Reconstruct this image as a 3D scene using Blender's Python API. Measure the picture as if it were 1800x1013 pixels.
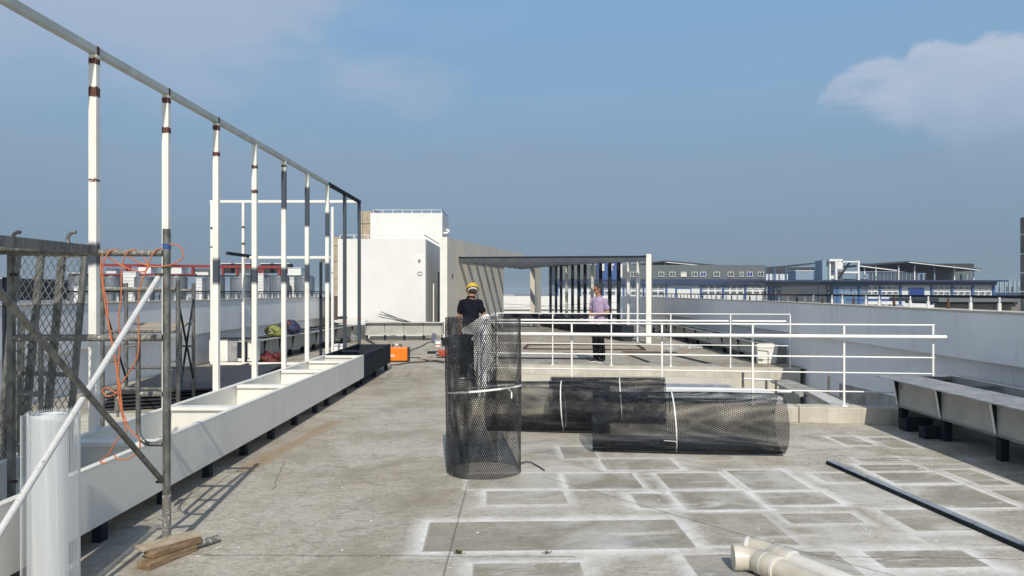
import bpy, math, random
import numpy as np
from mathutils import Vector, Matrix, Euler
random.seed(7); np.random.seed(7)
R = math.radians
S = bpy.context.scene
C = S.collection
for o in list(bpy.data.objects): bpy.data.objects.remove(o)

# ------------------------------------------------------------------ camera
EYE = 1.6; F = 1300.0; VX = 909.0; HY = 513.0
cam = bpy.data.objects.new('camera', bpy.data.cameras.new('camera')); C.objects.link(cam)
cam.location = (0, 0, EYE); cam.rotation_euler = (R(90), 0, 0)
cam.data.sensor_width = 36; cam.data.lens = F / 1800 * 36
cam.data.shift_x = -(VX - 900) / 1800; cam.data.shift_y = (HY - 506.5) / 1800
cam.data.clip_start = 0.05; cam.data.clip_end = 9000
S.camera = cam

# ------------------------------------------------------------------ light
SUN_EL = 40.0; SUN_AZ = 173.5        # compass-style: 0 = +Y, clockwise
w = bpy.data.worlds.new('World'); S.world = w; w.use_nodes = True
SUN_STRENGTH = 4.0; SKY_STRENGTH = 0.11
sun = bpy.data.objects.new('sun', bpy.data.lights.new('sun', 'SUN')); C.objects.link(sun)
sun.data.energy = SUN_STRENGTH; sun.data.angle = R(0.55); sun.data.color = (1.0, 0.93, 0.81)
sd = Vector((math.sin(R(SUN_AZ)) * math.cos(R(SUN_EL)), math.cos(R(SUN_AZ)) * math.cos(R(SUN_EL)), math.sin(R(SUN_EL))))
sun.rotation_euler = (-sd).to_track_quat('-Z', 'Y').to_euler()
sun.location = (5, -10, 30)
S.view_settings.view_transform = 'Standard'; S.view_settings.look = 'None'
S.view_settings.exposure = 0; S.view_settings.gamma = 1; S.view_settings.use_curve_mapping = False
S.render.engine = 'CYCLES'
try:
    S.cycles.max_bounces = 6; S.cycles.transparent_max_bounces = 16
except Exception: pass

class NT:
    """tiny helper to write node trees"""
    def __init__(s, nt): s.nt = nt; s.n = nt.nodes; s.l = nt.links; s.n.clear()
    def node(s, t, **kw):
        nd = s.n.new(t)
        for k, v in kw.items(): setattr(nd, k, v)
        return nd
    def put(s, sock, v):
        if isinstance(v, bpy.types.NodeSocket): s.l.new(v, sock)
        else: sock.default_value = v
    def math(s, op, a, b=0.0, c=0.0, clamp=False):
        nd = s.node('ShaderNodeMath', operation=op, use_clamp=clamp)
        s.put(nd.inputs[0], a); s.put(nd.inputs[1], b)
        if len(nd.inputs) > 2: s.put(nd.inputs[2], c)
        return nd.outputs[0]
    def vmath(s, op, a, b=(0, 0, 0)):
        nd = s.node('ShaderNodeVectorMath', operation=op)
        s.put(nd.inputs[0], a); s.put(nd.inputs[1], b)
        return nd.outputs[0]
    def mix(s, f, a, b, mode='MIX'):
        nd = s.node('ShaderNodeMix', data_type='RGBA', blend_type=mode)
        s.put(nd.inputs[0], f); s.put(nd.inputs[6], a); s.put(nd.inputs[7], b)
        return nd.outputs[2]
    def noise(s, vec, scale, detail=4, rough=0.55, dist=0.0):
        nd = s.node('ShaderNodeTexNoise'); s.put(nd.inputs['Vector'], vec)
        nd.inputs['Scale'].default_value = scale; nd.inputs['Detail'].default_value = detail
        nd.inputs['Roughness'].default_value = rough; nd.inputs['Distortion'].default_value = dist
        return nd.outputs['Fac']
    def remap(s, v, a, b, c=0.0, d=1.0, smooth=False):
        nd = s.node('ShaderNodeMapRange'); nd.clamp = True
        if smooth: nd.interpolation_type = 'SMOOTHSTEP'
        s.put(nd.inputs[0], v); nd.inputs[1].default_value = a; nd.inputs[2].default_value = b
        nd.inputs[3].default_value = c; nd.inputs[4].default_value = d
        return nd.outputs[0]
    def scale(s, vec, sc):
        nd = s.node('ShaderNodeVectorMath', operation='MULTIPLY'); s.put(nd.inputs[0], vec); nd.inputs[1].default_value = sc
        return nd.outputs[0]
    def sep(s, vec):
        nd = s.node('ShaderNodeSeparateXYZ'); s.put(nd.inputs[0], vec); return nd.outputs
    def comb(s, x, y, z):
        nd = s.node('ShaderNodeCombineXYZ'); s.put(nd.inputs[0], x); s.put(nd.inputs[1], y); s.put(nd.inputs[2], z); return nd.outputs[0]
def col(c): return (c[0], c[1], c[2], 1.0)

# sky: Nishita, dimmed towards a smoggy blue-grey horizon, thin lavender cloud and one cumulus bank
t = NT(w.node_tree)
out = t.node('ShaderNodeOutputWorld'); bg = t.node('ShaderNodeBackground'); t.l.new(bg.outputs[0], out.inputs[0])
sky = t.node('ShaderNodeTexSky', sky_type='NISHITA'); sky.sun_disc = False
sky.sun_elevation = R(SUN_EL); sky.sun_rotation = R(SUN_AZ); sky.air_density = 1.0; sky.dust_density = 1.0; sky.ozone_density = 2.0
tc = t.node('ShaderNodeTexCoord'); d = t.vmath('NORMALIZE', tc.outputs['Generated']); dx, dy, dz = t.sep(d)
az = t.math('ARCTAN2', dx, dy); el = t.math('ARCSINE', dz)
skyc = t.mix(1.0, sky.outputs[0], (0.95, 1.0, 1.0, 1), 'MULTIPLY')
haze_f = t.remap(el, 0.0, 0.62, 1.0, 0.0, True)
K = 1.0 / SKY_STRENGTH
def sc(r, g, b): return (r * K, g * K, b * K, 1)
grad = t.node('ShaderNodeValToRGB'); t.put(grad.inputs[0], t.remap(el, 0.0, 0.5))
cr = grad.color_ramp; cr.elements[0].position = 0; cr.elements[0].color = (0.192, 0.270, 0.355, 1)
cr.elements[1].position = 1; cr.elements[1].color = (0.165, 0.33, 0.56, 1)
for p, c_ in ((0.12, (0.196, 0.282, 0.382, 1)), (0.30, (0.225, 0.345, 0.478, 1)), (0.5, (0.245, 0.395, 0.575, 1)), (0.75, (0.225, 0.405, 0.63, 1))):
    e = cr.elements.new(p); e.color = c_
g2 = t.mix(1.0, grad.outputs[0], (K, K, K, 1), 'MULTIPLY')
sunv = t.node('ShaderNodeVectorMath', operation='DOT_PRODUCT'); t.put(sunv.inputs[0], d); sunv.inputs[1].default_value = tuple(sd)
away = t.remap(sunv.outputs['Value'], -0.15, 0.75, 1.0, 0.1, True)
base = t.mix(t.math('MULTIPLY', t.remap(el, 0.45, 0.95, 0.95, 0.35, True), away), skyc, g2)
# thin high cloud
cv = t.comb(t.math('MULTIPLY', az, 1.0), t.math('MULTIPLY', el, 3.2), 0.0)
n1 = t.noise(cv, 2.3, 6, 0.5, 0.4); n2 = t.noise(cv, 6.5, 7, 0.6, 0.3)
up = t.remap(el, 0.12, 0.36, 0, 1, True)
left = t.remap(az, 0.10, -0.45, -0.05, 0.26)
thin = t.math('MULTIPLY', t.remap(t.math('ADD', t.math('ADD', n1, left), t.math('MULTIPLY', t.math('SUBTRACT', n2, 0.5), 0.25)), 0.52, 0.78, 0, 0.85, True), up)
base = t.mix(thin, base, sc(0.395, 0.475, 0.61))
# cumulus bank to the right (edge height follows azimuth)
crv = t.node('ShaderNodeFloatCurve'); cu = crv.mapping.curves[0]
t.put(crv.inputs['Value'], t.remap(az, 0.38, 0.66))
cpts = [(0, .235), (.07, .258), (.11, .268), (.168, .277), (.30, .280), (.364, .276), (.40, .287), (.471, .2935), (.595, .285), (.668, .289), (.80, .281), (1, .272)]
cu.points[0].location = cpts[0]; cu.points[1].location = cpts[-1]
for p in cpts[1:-1]: cu.points.new(*p)
crv.mapping.update()
lump = t.noise(t.comb(az, t.math('MULTIPLY', el, 1.3), 0.3), 26, 6, 0.6, 0.3)
top = t.math('ADD', crv.outputs[0], t.math('MULTIPLY', t.math('SUBTRACT', lump, 0.5), 0.028))
below = t.math('SUBTRACT', top, el)
edge = t.remap(below, 0.0, 0.010, 0, 1, True)
fade = t.remap(t.math('ADD', below, t.math('MULTIPLY', t.math('SUBTRACT', n2, .5), .05)), 0.0, 0.17, 1, 0.0, True)
side = t.remap(t.math('ADD', t.math('SUBTRACT', az, t.math('MULTIPLY', t.math('MAXIMUM', below, 0.0), 1.0)), t.math('MULTIPLY', t.math('SUBTRACT', n2, .5), .16)), 0.365, 0.425, 0.0, 1, True); side2 = t.remap(az, 0.9, 1.3, 1, 0, True)
cm = t.math('MULTIPLY', t.math('MULTIPLY', edge, fade), t.math('MULTIPLY', side, side2))
cm = t.math('MULTIPLY', cm, t.remap(n2, 0.3, 0.6, 0.6, 1.0))
base = t.mix(t.math('MULTIPLY', cm, 0.85), base, sc(0.50, 0.56, 0.68))
# a low faint puff in the middle
top2 = t.math('ADD', t.math('ADD', 0.205, t.math('MULTIPLY', t.math('SUBTRACT', lump, 0.5), 0.035)), t.math('MULTIPLY', t.math('SUBTRACT', n1, 0.5), 0.16))
bel2 = t.math('SUBTRACT', top2, el)
puff = t.math('MULTIPLY', t.remap(bel2, 0, 0.035, 0, 1, True), t.remap(bel2, 0.02, 0.19, 0.42, 0.05, True))
base = t.mix(puff, base, sc(0.275, 0.35, 0.46))
n3 = t.noise(t.comb(az, t.math('MULTIPLY', el, 4.0), 1.7), 3.0, 5, 0.55, 0.2)
base = t.mix(t.remap(n3, 0.35, 0.7, 0, 0.30, True), base, t.mix(1.0, base, (1.06, 1.03, 1.03, 1), 'MULTIPLY'))
t.l.new(base, bg.inputs[0]); bg.inputs[1].default_value = SKY_STRENGTH

# ------------------------------------------------------------------ pixel -> place helpers (measuring the photograph)
def G(px, py, z=0.0):
    Y = (EYE - z) * F / (py - HY); return Vector(((px - VX) * Y / F, Y, z))
def W(px, py, Y): return Vector(((px - VX) * Y / F, Y, EYE - (py - HY) * Y / F))

# ------------------------------------------------------------------ mesh builder
WL = {}
class MB:
    def __init__(s): s.v = []; s.f = []
    def add(s, vs, fs):
        b = len(s.v); s.v += [tuple(v) for v in vs]; s.f += [tuple(i + b for i in f) for f in fs]; return s
    def box(s, x0, x1, y0, y1, z0, z1):
        return s.add([(x0, y0, z0), (x1, y0, z0), (x1, y1, z0), (x0, y1, z0), (x0, y0, z1), (x1, y0, z1), (x1, y1, z1), (x0, y1, z1)],
                     [(0, 3, 2, 1), (4, 5, 6, 7), (0, 1, 5, 4), (1, 2, 6, 5), (2, 3, 7, 6), (3, 0, 4, 7)])
    def hexa(s, low, high):
        """prism between a lower and an upper polygon with the same corner count"""
        n = len(low)
        return s.add(list(low) + list(high), [tuple(range(n))[::-1], tuple(range(n, 2 * n))] + [(i, (i + 1) % n, n + (i + 1) % n, n + i) for i in range(n)])
    def prism(s, poly, z0, z1): return s.hexa([(x, y, z0) for x, y in poly], [(x, y, z1) for x, y in poly])
    def bar(s, p, q, a, b, up=(0, 0, 1)):
        """rectangular bar p->q, a wide (side), b high (up)"""
        p = Vector(p); q = Vector(q); d = (q - p).normalized(); u = Vector(up)
        if abs(d.dot(u)) > .99: u = Vector((0, 1, 0))
        sx = d.cross(u).normalized(); u = sx.cross(d)
        c = [(-a / 2, -b / 2), (a / 2, -b / 2), (a / 2, b / 2), (-a / 2, b / 2)]
        return s.hexa([p + sx * i + u * j for i, j in c], [q + sx * i + u * j for i, j in c])
    def tube(s, pts, r, n=10, caps=True):
        pts = [Vector(p) for p in pts]; rs = r if isinstance(r, (list, tuple)) else [r] * len(pts)
        vs = []; prev = None
        for i, p in enumerate(pts):
            d = (pts[min(i + 1, len(pts) - 1)] - pts[max(i - 1, 0)]).normalized()
            if prev is None:
                a = Vector((0, 0, 1)) if abs(d.z) < .9 else Vector((1, 0, 0)); u = d.cross(a).normalized()
            else: u = (prev - d * prev.dot(d)).normalized()
            prev = u; v = d.cross(u)
            vs += [p + (u * math.cos(k * 2 * math.pi / n) + v * math.sin(k * 2 * math.pi / n)) * rs[i] for k in range(n)]
        m = len(pts); fs = [(i * n + k, i * n + (k + 1) % n, (i + 1) * n + (k + 1) % n, (i + 1) * n + k) for i in range(m - 1) for k in range(n)]
        if caps: fs += [tuple(range(n))[::-1], tuple(range((m - 1) * n, m * n))]
        return s.add(vs, fs)
    def hollow(s, pts, r, t_=.004, n=12):
        s.tube(pts, r, n, False); s.tube(pts[::-1], r - t_, n, False)
        b = len(s.v); m = len(pts)
        for e in (0, 1):
            pass
        return s
    def ellipsoid(s, c, r, rot=None, n=14, m=9):
        c = Vector(c); M = rot.to_matrix() if rot else Matrix.Identity(3)
        vs = [c + M @ Vector((0, 0, -r[2]))]
        for j in range(1, m):
            ph = -math.pi / 2 + math.pi * j / m
            vs += [c + M @ Vector((r[0] * math.cos(ph) * math.cos(2 * math.pi * k / n), r[1] * math.cos(ph) * math.sin(2 * math.pi * k / n), r[2] * math.sin(ph))) for k in range(n)]
        vs.append(c + M @ Vector((0, 0, r[2])))
        fs = [(0, 1 + (k + 1) % n, 1 + k) for k in range(n)]
        fs += [(1 + j * n + k, 1 + j * n + (k + 1) % n, 1 + (j + 1) * n + (k + 1) % n, 1 + (j + 1) * n + k) for j in range(m - 2) for k in range(n)]
        L = len(vs) - 1; o = 1 + (m - 2) * n; fs += [(o + k, o + (k + 1) % n, L) for k in range(n)]
        return s.add(vs, fs)
    def capsule(s, pts, rs, n=12):
        s.tube(pts, rs, n)
        s.ellipsoid(pts[0], (rs[0],) * 3, None, n, 7); s.ellipsoid(pts[-1], (rs[-1],) * 3, None, n, 7); return s
    def loft(s, rings, n=18):
        """rings: (cx,cy,cz,rx,ry)"""
        vs = []
        for cx, cy, cz, rx, ry in rings:
            vs += [(cx + rx * math.cos(2 * math.pi * k / n), cy + ry * math.sin(2 * math.pi * k / n), cz) for k in range(n)]
        m = len(rings); fs = [(i * n + k, i * n + (k + 1) % n, (i + 1) * n + (k + 1) % n, (i + 1) * n + k) for i in range(m - 1) for k in range(n)]
        fs += [tuple(range(n))[::-1], tuple(range((m - 1) * n, m * n))]
        return s.add(vs, fs)
    def mesh(s, name, mat, off=(0, 0, 0), smooth=False):
        me = bpy.data.meshes.new(name)
        me.from_pydata([(v[0] - off[0], v[1] - off[1], v[2] - off[2]) for v in s.v], [], s.f); me.update()
        if mat: me.materials.append(mat)
        if smooth:
            for p in me.polygons: p.use_smooth = True
        return me
    def build(s, name, mat, parent=None, smooth=False, bevel=0, origin=None):
        a = np.array(s.v); lo = a.min(0); hi = a.max(0)
        org = Vector(origin) if origin is not None else Vector(((lo[0] + hi[0]) / 2, (lo[1] + hi[1]) / 2, lo[2]))
        me = s.mesh(name, mat, org, smooth)
        o = bpy.data.objects.new(name, me); C.objects.link(o)
        if smooth == 'auto' or smooth == 2:
            m = o.modifiers.new('edges', 'EDGE_SPLIT'); m.split_angle = R(40)
        if bevel:
            b = o.modifiers.new('bevel', 'BEVEL'); b.width = bevel; b.segments = 2; b.limit_method = 'ANGLE'
        WL[o.name] = org
        if parent is not None:
            o.parent = parent; o.location = org - WL[parent.name]
        else: o.location = org
        return o
def tag(o, label=None, cat=None, group=None, kind=None):
    if label: o['label'] = label
    if cat: o['category'] = cat
    if group: o['group'] = group
    if kind: o['kind'] = kind
    return o
def empty(name, loc, label=None, cat=None, group=None):
    o = bpy.data.objects.new(name, None); C.objects.link(o); o.location = loc; o.empty_display_size = .1
    WL[o.name] = Vector(loc); return tag(o, label, cat, group)
def kids(o): return [c for c in bpy.data.objects if c.parent == o]
def copy_tree(o, parent=None):
    c = o.copy(); C.objects.link(c)
    if parent is not None: c.parent = parent
    for ch in kids(o): copy_tree(ch, c)
    return c
def dup(o, loc, rz=None, label=None):
    c = copy_tree(o); c.location = loc
    if rz is not None: c.rotation_euler = (0, 0, rz)
    if label: c['label'] = label
    return c
def share(name, mesh, loc, parent=None, rot=None):
    o = bpy.data.objects.new(name, mesh); C.objects.link(o)
    WL[o.name] = Vector(loc)
    if parent is not None: o.parent = parent; o.location = Vector(loc) - WL[parent.name]
    else: o.location = loc
    if rot: o.rotation_euler = rot
    return o
def spline(pts, k=8):
    P = [Vector(p) for p in pts]; P = [P[0] * 2 - P[1]] + P + [P[-1] * 2 - P[-2]]; out = []
    for i in range(1, len(P) - 2):
        for j in range(k):
            u = j / k; a, b, c, d_ = P[i - 1], P[i], P[i + 1], P[i + 2]
            out.append(0.5 * ((2 * b) + (c - a) * u + (2 * a - 5 * b + 4 * c - d_) * u * u + (3 * b - a - 3 * c + d_) * u ** 3))
    out.append(P[-2]); return out

# ------------------------------------------------------------------ materials
def pm(name, c1, c2=None, rough=.6, metal=0.0, scale=6.0, bump=0.0, bscale=60, spec=.5, thr=(.35, .65), detail=6, streak=None, drip=0, c3=None, t3=(.6, .72), s3=3.0):
    m = bpy.data.materials.new(name); m.use_nodes = True; t = NT(m.node_tree)
    o = t.node('ShaderNodeOutputMaterial'); b = t.node('ShaderNodeBsdfPrincipled'); t.l.new(b.outputs[0], o.inputs[0])
    g = t.node('ShaderNodeNewGeometry'); p = g.outputs['Position']
    if streak: p2 = t.scale(p, streak)
    else: p2 = p
    c = col(c1)
    if c2: c = t.mix(t.remap(t.noise(p2, scale, detail, .6), thr[0], thr[1], 0, 1, True), col(c1), col(c2))
    if c3: c = t.mix(t.remap(t.noise(p2, s3, 8, .65, .3), t3[0], t3[1], 0, 1, True), c, col(c3))
    if drip:
        dn = t.math('MULTIPLY', t.remap(t.noise(t.scale(p, (7, 7, .35)), 1.0, 7, .7), .50, .72, 0, drip, True), t.remap(t.noise(p, .7, 4), .35, .6))
        c = t.mix(dn, c, col((.22, .21, .19)))
        c = t.mix(t.remap(t.noise(p, 9, 8, .75), .60, .72, 0, drip * .5), c, col((.30, .29, .27)))
    t.put(b.inputs['Base Color'], c)
    b.inputs['Roughness'].default_value = rough; b.inputs['Metallic'].default_value = metal
    b.inputs['Specular IOR Level'].default_value = spec
    if c2: t.put(b.inputs['Roughness'], t.remap(t.noise(p, scale * 2.3, 5), .3, .7, max(0, rough - .12), min(1, rough + .12)))
    if bump:
        bn = t.node('ShaderNodeBump'); bn.inputs['Strength'].default_value = bump; bn.inputs['Distance'].default_value = .01
        t.put(bn.inputs['Height'], t.noise(p, bscale, 5, .6)); t.l.new(bn.outputs[0], b.inputs['Normal'])
    return m
WHITEP = pm('white_paint', (.82, .82, .80), (.76, .76, .74), .45, scale=3, thr=(.4, .75))
CREAM = pm('cream_steel_paint', (.80, .785, .73), (.72, .71, .66), .4, drip=.16, scale=2.5, thr=(.35, .75), c3=(.55, .52, .46), t3=(.66, .8), s3=4.5)
DARKP = pm('dark_grey_paint', (.022, .028, .038), (.028, .034, .045), .7, scale=3, spec=.08, c3=(.05, .058, .07), t3=(.70, .9), s3=4)
DARKM = pm('dark_mesh_metal', (.020, .023, .028), (.045, .050, .058), .30, metal=.65, scale=9)
GALV = pm('galvanised_tube', (.12, .122, .115), (.24, .238, .22), .42, metal=.6, scale=22, c3=(.12, .085, .06), t3=(.6, .72), s3=16, bump=.3, bscale=90, streak=(1, 1, .5))
GALVP = pm('plaster_splashed_tube', (.17, .165, .15), (.55, .54, .51), .6, metal=.2, scale=60, thr=(.55, .64), c3=(.12, .085, .06), t3=(.64, .74), s3=13, bump=.4, bscale=90)
GALVW = pm('white_splashed_tube', (.66, .66, .65), (.26, .27, .28), .45, metal=.2, scale=85, thr=(.58, .68))
STEELD = pm('old_steel_plate', (.24, .25, .26), (.38, .385, .39), .5, metal=.2, scale=6, c3=(.48, .48, .47), t3=(.56, .72), s3=9)
DULLP = pm('dull_primer_steel', (.34, .345, .32), (.42, .42, .39), .6, metal=.05, scale=4, c3=(.03, .03, .032), t3=(.68, .74), s3=2.2)
PARAPET = pm('parapet_render', (.84, .85, .85), (.79, .80, .80), .85, drip=.24, scale=1.4, bump=.12, bscale=55, c3=(.64, .65, .65), t3=(.6, .8), s3=.8)
CLEANW = pm('clean_white_render', (.70, .70, .685), (.665, .665, .65), .85, drip=.10, scale=1.2, bump=.08, bscale=50)
CONW = pm('raw_concrete_wall', (.47, .46, .43), (.56, .54, .48), .85, drip=.35, scale=1.1, bump=.2, bscale=25, c3=(.58, .53, .41), t3=(.45, .62), s3=.45)
CURB = pm('kerb_concrete', (.46, .43, .36), (.58, .545, .465), .88, drip=.4, scale=3, bump=.3, bscale=40, c3=(.27, .26, .24), t3=(.62, .75), s3=2.4)
DIRTYC = pm('stained_concrete', (.24, .235, .225), (.42, .41, .385), .9, scale=2.6, bump=.4, bscale=30, c3=(.13, .13, .13), t3=(.55, .7), s3=4)
TAN = pm('tan_stone_cladding', (.36, .30, .22), (.46, .385, .29), .8, scale=4, bump=.2, bscale=60)
DTILE = pm('dark_stone_cladding', (.10, .098, .092), (.15, .145, .135), .7, scale=3)
JOINT = pm('joint_shadow_gap', (.09, .08, .07), None, .9)
RUST = pm('rust', (.045, .022, .015), (.11, .05, .028), .85, scale=25, bump=.4, bscale=120)
WOOD = pm('weathered_timber', (.17, .105, .055), (.28, .20, .12), .8, scale=6, streak=(3, 1, 8), bump=.4, bscale=60, c3=(.11, .07, .04), t3=(.58, .7), s3=14)
WOODT = pm('dusty_timber', (.44, .37, .28), (.34, .27, .19), .85, scale=9, bump=.3, bscale=60)
PVC = pm('cream_pvc', (.58, .54, .46), (.48, .44, .36), .38, scale=6, c3=(.36, .30, .23), t3=(.62, .8), s3=9)
PVCW = pm('white_pvc', (.68, .66, .61), (.60, .58, .53), .35, scale=5, c3=(.45, .40, .33), t3=(.7, .85), s3=12)
ORANGE = pm('orange_paint', (.85, .22, .015), (.78, .19, .012), .4, scale=8)
ROPE = pm('orange_rope', (.55, .17, .065), (.44, .125, .045), .6, scale=40)
BLACK = pm('black_rubber', (.018, .018, .02), (.03, .03, .032), .6, scale=10)
REDP = pm('red_tool_paint', (.42, .06, .03), (.34, .05, .028), .5, scale=8)
REDST = pm('red_steelwork', (.26, .035, .035), (.20, .03, .03), .6, scale=2)
TANK = pm('grey_tank_steel', (.105, .125, .145), (.15, .17, .19), .5, metal=.1, scale=2.0, streak=(4, 4, .6))
LOUV = pm('white_cabinet_paint', (.72, .73, .72), (.66, .67, .66), .6, scale=3)
LAV = pm('lavender_cotton', (.40, .31, .45), (.34, .26, .39), .9, spec=.1, scale=9, bump=.3, bscale=35)
NAVY = pm('black_speckled_cotton', (.007, .008, .013), (.010, .011, .018), .95, scale=14, spec=.1, c3=(.35, .35, .37), t3=(.70, .73), s3=60)
TROUS = pm('black_trousers', (.008, .008, .011), (.015, .015, .019), .9, scale=10, spec=.1, bump=.3, bscale=30)
SKIN = pm('skin', (.36, .18, .11), (.30, .145, .085), .55, scale=20)
HAIR = pm('short_black_hair', (.015, .014, .013), (.04, .037, .035), .8, scale=120)
YEL = pm('yellow_helmet_plastic', (.60, .40, .03), (.52, .35, .03), .45, scale=6)
GLOVE = pm('white_glove', (.72, .72, .70), (.60, .60, .58), .9, scale=30)
GREENB = pm('green_bag_nylon', (.12, .14, .03), (.21, .235, .06), .6, scale=10, bump=.6, bscale=18)
NAVYB = pm('navy_bag_cloth', (.02, .025, .06), (.03, .035, .08), .8, scale=10)
REDB = pm('red_plastic_sheet', (.12, .012, .014), (.07, .008, .010), .6, scale=14, bump=.7, bscale=14)
BLUEB = pm('blue_band_paint', (.012, .030, .085), (.018, .038, .10), .5, scale=.05)
BLUEC = pm('blue_column_paint', (.022, .075, .24), (.028, .085, .27), .5, scale=.05)
GREYCL = pm('grey_cladding', (.085, .105, .115), (.10, .12, .13), .6, scale=.08)
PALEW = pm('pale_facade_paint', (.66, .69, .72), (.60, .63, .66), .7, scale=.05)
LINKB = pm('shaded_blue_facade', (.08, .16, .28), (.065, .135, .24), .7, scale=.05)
PALEB = pm('pale_blue_facade', (.20, .29, .38), (.17, .26, .34), .7, scale=.05)
DROOF = pm('dark_canopy_metal', (.018, .024, .034), (.028, .034, .045), .6, scale=.1)
GLASSD = pm('dark_window_glass', (.035, .05, .06), (.06, .08, .09), .12, scale=.3)
BLUEGL = pm('blue_window_sheet', (.012, .04, .22), None, .3)
CREAMSH = pm('cream_blind', (.66, .62, .50), None, .7)
EARTH = pm('distant_ground', (.10, .12, .11), (.16, .165, .15), .95, scale=.01, c3=(.05, .075, .05), t3=(.5, .6), s3=.006)
CITYA = pm('far_city_wall', (.42, .44, .46), (.32, .35, .38), .8, scale=.02)
CITYB = pm('far_city_roof', (.16, .19, .23), (.22, .25, .28), .8, scale=.02)
STRAP = pm('white_plastic_strap', (.82, .82, .80), (.74, .74, .72), .35, scale=20)

# thin white fibreglass (lets light through)
def fibre(name, alpha, c):
    m = bpy.data.materials.new(name); m.use_nodes = True; t = NT(m.node_tree)
    o = t.node('ShaderNodeOutputMaterial'); b = t.node('ShaderNodeBsdfPrincipled')
    b.inputs['Base Color'].default_value = col(c); b.inputs['Roughness'].default_value = .75
    tr = t.node('ShaderNodeBsdfTranslucent'); tr.inputs[0].default_value = col(c)
    mx = t.node('ShaderNodeMixShader'); mx.inputs[0].default_value = .35; t.l.new(b.outputs[0], mx.inputs[1]); t.l.new(tr.outputs[0], mx.inputs[2])
    ts = t.node('ShaderNodeBsdfTransparent'); m2 = t.node('ShaderNodeMixShader'); m2.inputs[0].default_value = alpha
    t.l.new(ts.outputs[0], m2.inputs[1]); t.l.new(mx.outputs[0], m2.inputs[2]); t.l.new(m2.outputs[0], o.inputs[0]); return m
FIB = fibre('fibreglass_net', .85, (.80, .83, .85)); FIBC = fibre('fibreglass_layers', 1.0, (.80, .83, .85))
GLASS = fibre('pale_acrylic_sheet', .30, (.45, .55, .62))
PLASTIC = fibre('clear_plastic_bag', .35, (.6, .62, .64))

# steel post paint: white, with rusty weld marks and soft-edged dark grey bands at set heights
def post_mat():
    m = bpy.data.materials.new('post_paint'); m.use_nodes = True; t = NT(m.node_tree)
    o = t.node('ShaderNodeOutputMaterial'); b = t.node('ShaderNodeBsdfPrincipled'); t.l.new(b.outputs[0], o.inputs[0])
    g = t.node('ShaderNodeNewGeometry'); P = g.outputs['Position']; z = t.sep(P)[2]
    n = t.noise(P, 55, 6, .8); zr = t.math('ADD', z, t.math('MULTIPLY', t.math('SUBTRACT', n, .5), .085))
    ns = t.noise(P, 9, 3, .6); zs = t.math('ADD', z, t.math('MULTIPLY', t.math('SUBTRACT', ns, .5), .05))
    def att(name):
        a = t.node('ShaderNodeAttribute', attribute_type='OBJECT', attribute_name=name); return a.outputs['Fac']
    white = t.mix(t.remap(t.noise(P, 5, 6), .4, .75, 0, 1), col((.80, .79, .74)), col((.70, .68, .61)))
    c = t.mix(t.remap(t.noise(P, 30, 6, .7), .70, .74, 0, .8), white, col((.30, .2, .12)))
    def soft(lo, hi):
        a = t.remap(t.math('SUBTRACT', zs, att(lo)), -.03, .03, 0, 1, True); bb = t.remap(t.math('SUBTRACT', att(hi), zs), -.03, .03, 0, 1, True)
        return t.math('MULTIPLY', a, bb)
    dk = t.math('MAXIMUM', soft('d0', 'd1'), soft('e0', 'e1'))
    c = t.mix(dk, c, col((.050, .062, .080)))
    rr = None
    for k in ('r1', 'r2', 'r3'):
        ab = t.math('ABSOLUTE', t.math('SUBTRACT', zr, att(k))); mk = t.math('LESS_THAN', ab, att(k + 'w'))
        rr = mk if rr is None else t.math('MAXIMUM', rr, mk)
    rc = t.mix(t.noise(P, 60, 4), col((.045, .022, .015)), col((.16, .06, .03)))
    c = t.mix(rr, c, rc); t.put(b.inputs['Base Color'], c)
    t.put(b.inputs['Roughness'], t.math('ADD', .38, t.math('MULTIPLY', rr, .4)))
    return m
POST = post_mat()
BEAMP = pm('grey_beam_paint', (.50, .53, .51), (.40, .43, .41), .5, scale=4, c3=(.30, .27, .22), t3=(.66, .8), s3=6)  # greyer than the white of the posts
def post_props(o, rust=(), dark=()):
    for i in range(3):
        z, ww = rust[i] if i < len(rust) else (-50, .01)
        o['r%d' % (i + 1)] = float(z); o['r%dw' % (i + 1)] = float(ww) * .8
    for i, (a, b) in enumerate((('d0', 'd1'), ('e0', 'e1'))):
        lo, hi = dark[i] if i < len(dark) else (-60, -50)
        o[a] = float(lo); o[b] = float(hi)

# ---- concrete deck with chalky overspray round the outlines of boards that lay there
PH = R(-2.2)
def rot2(p): return (p.x * math.cos(PH) - p.y * math.sin(PH), p.x * math.sin(PH) + p.y * math.cos(PH))
RECTS = []
def rect(pts, wd=.10, k=1.0):
    q = [rot2(G(*p)) for p in pts]
    u0 = (q[0][0] + q[3][0]) / 2; u1 = (q[1][0] + q[2][0]) / 2; v1 = (q[0][1] + q[1][1]) / 2; v0 = (q[2][1] + q[3][1]) / 2
    RECTS.append(((u0 + u1) / 2, (v0 + v1) / 2, abs(u1 - u0) / 2, abs(v1 - v0) / 2, wd, k))
rect([(760, 914), (1193, 918), (1225, 971), (741, 963)], .17, 1.0)
rect([(835, 990), (1017, 990), (1045, 1060), (825, 1060)], .14, .8)
rect([(857, 863), (993, 863), (995, 887), (853, 887)], .12, .8)
rect([(826, 832), (985, 833), (988, 859), (822, 859)], .08, .7)
rect([(992, 832), (1113, 833), (1130, 860), (995, 859)], .10, .95)
rect([(1113, 868), (1172, 868), (1190, 893), (1120, 893)], .14, .8)
rect([(1153, 832), (1262, 832), (1300, 861), (1177, 860)], .11, .85)
rect([(1180, 863), (1313, 863), (1343, 896), (1203, 896)], .13, 1.0)
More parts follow.
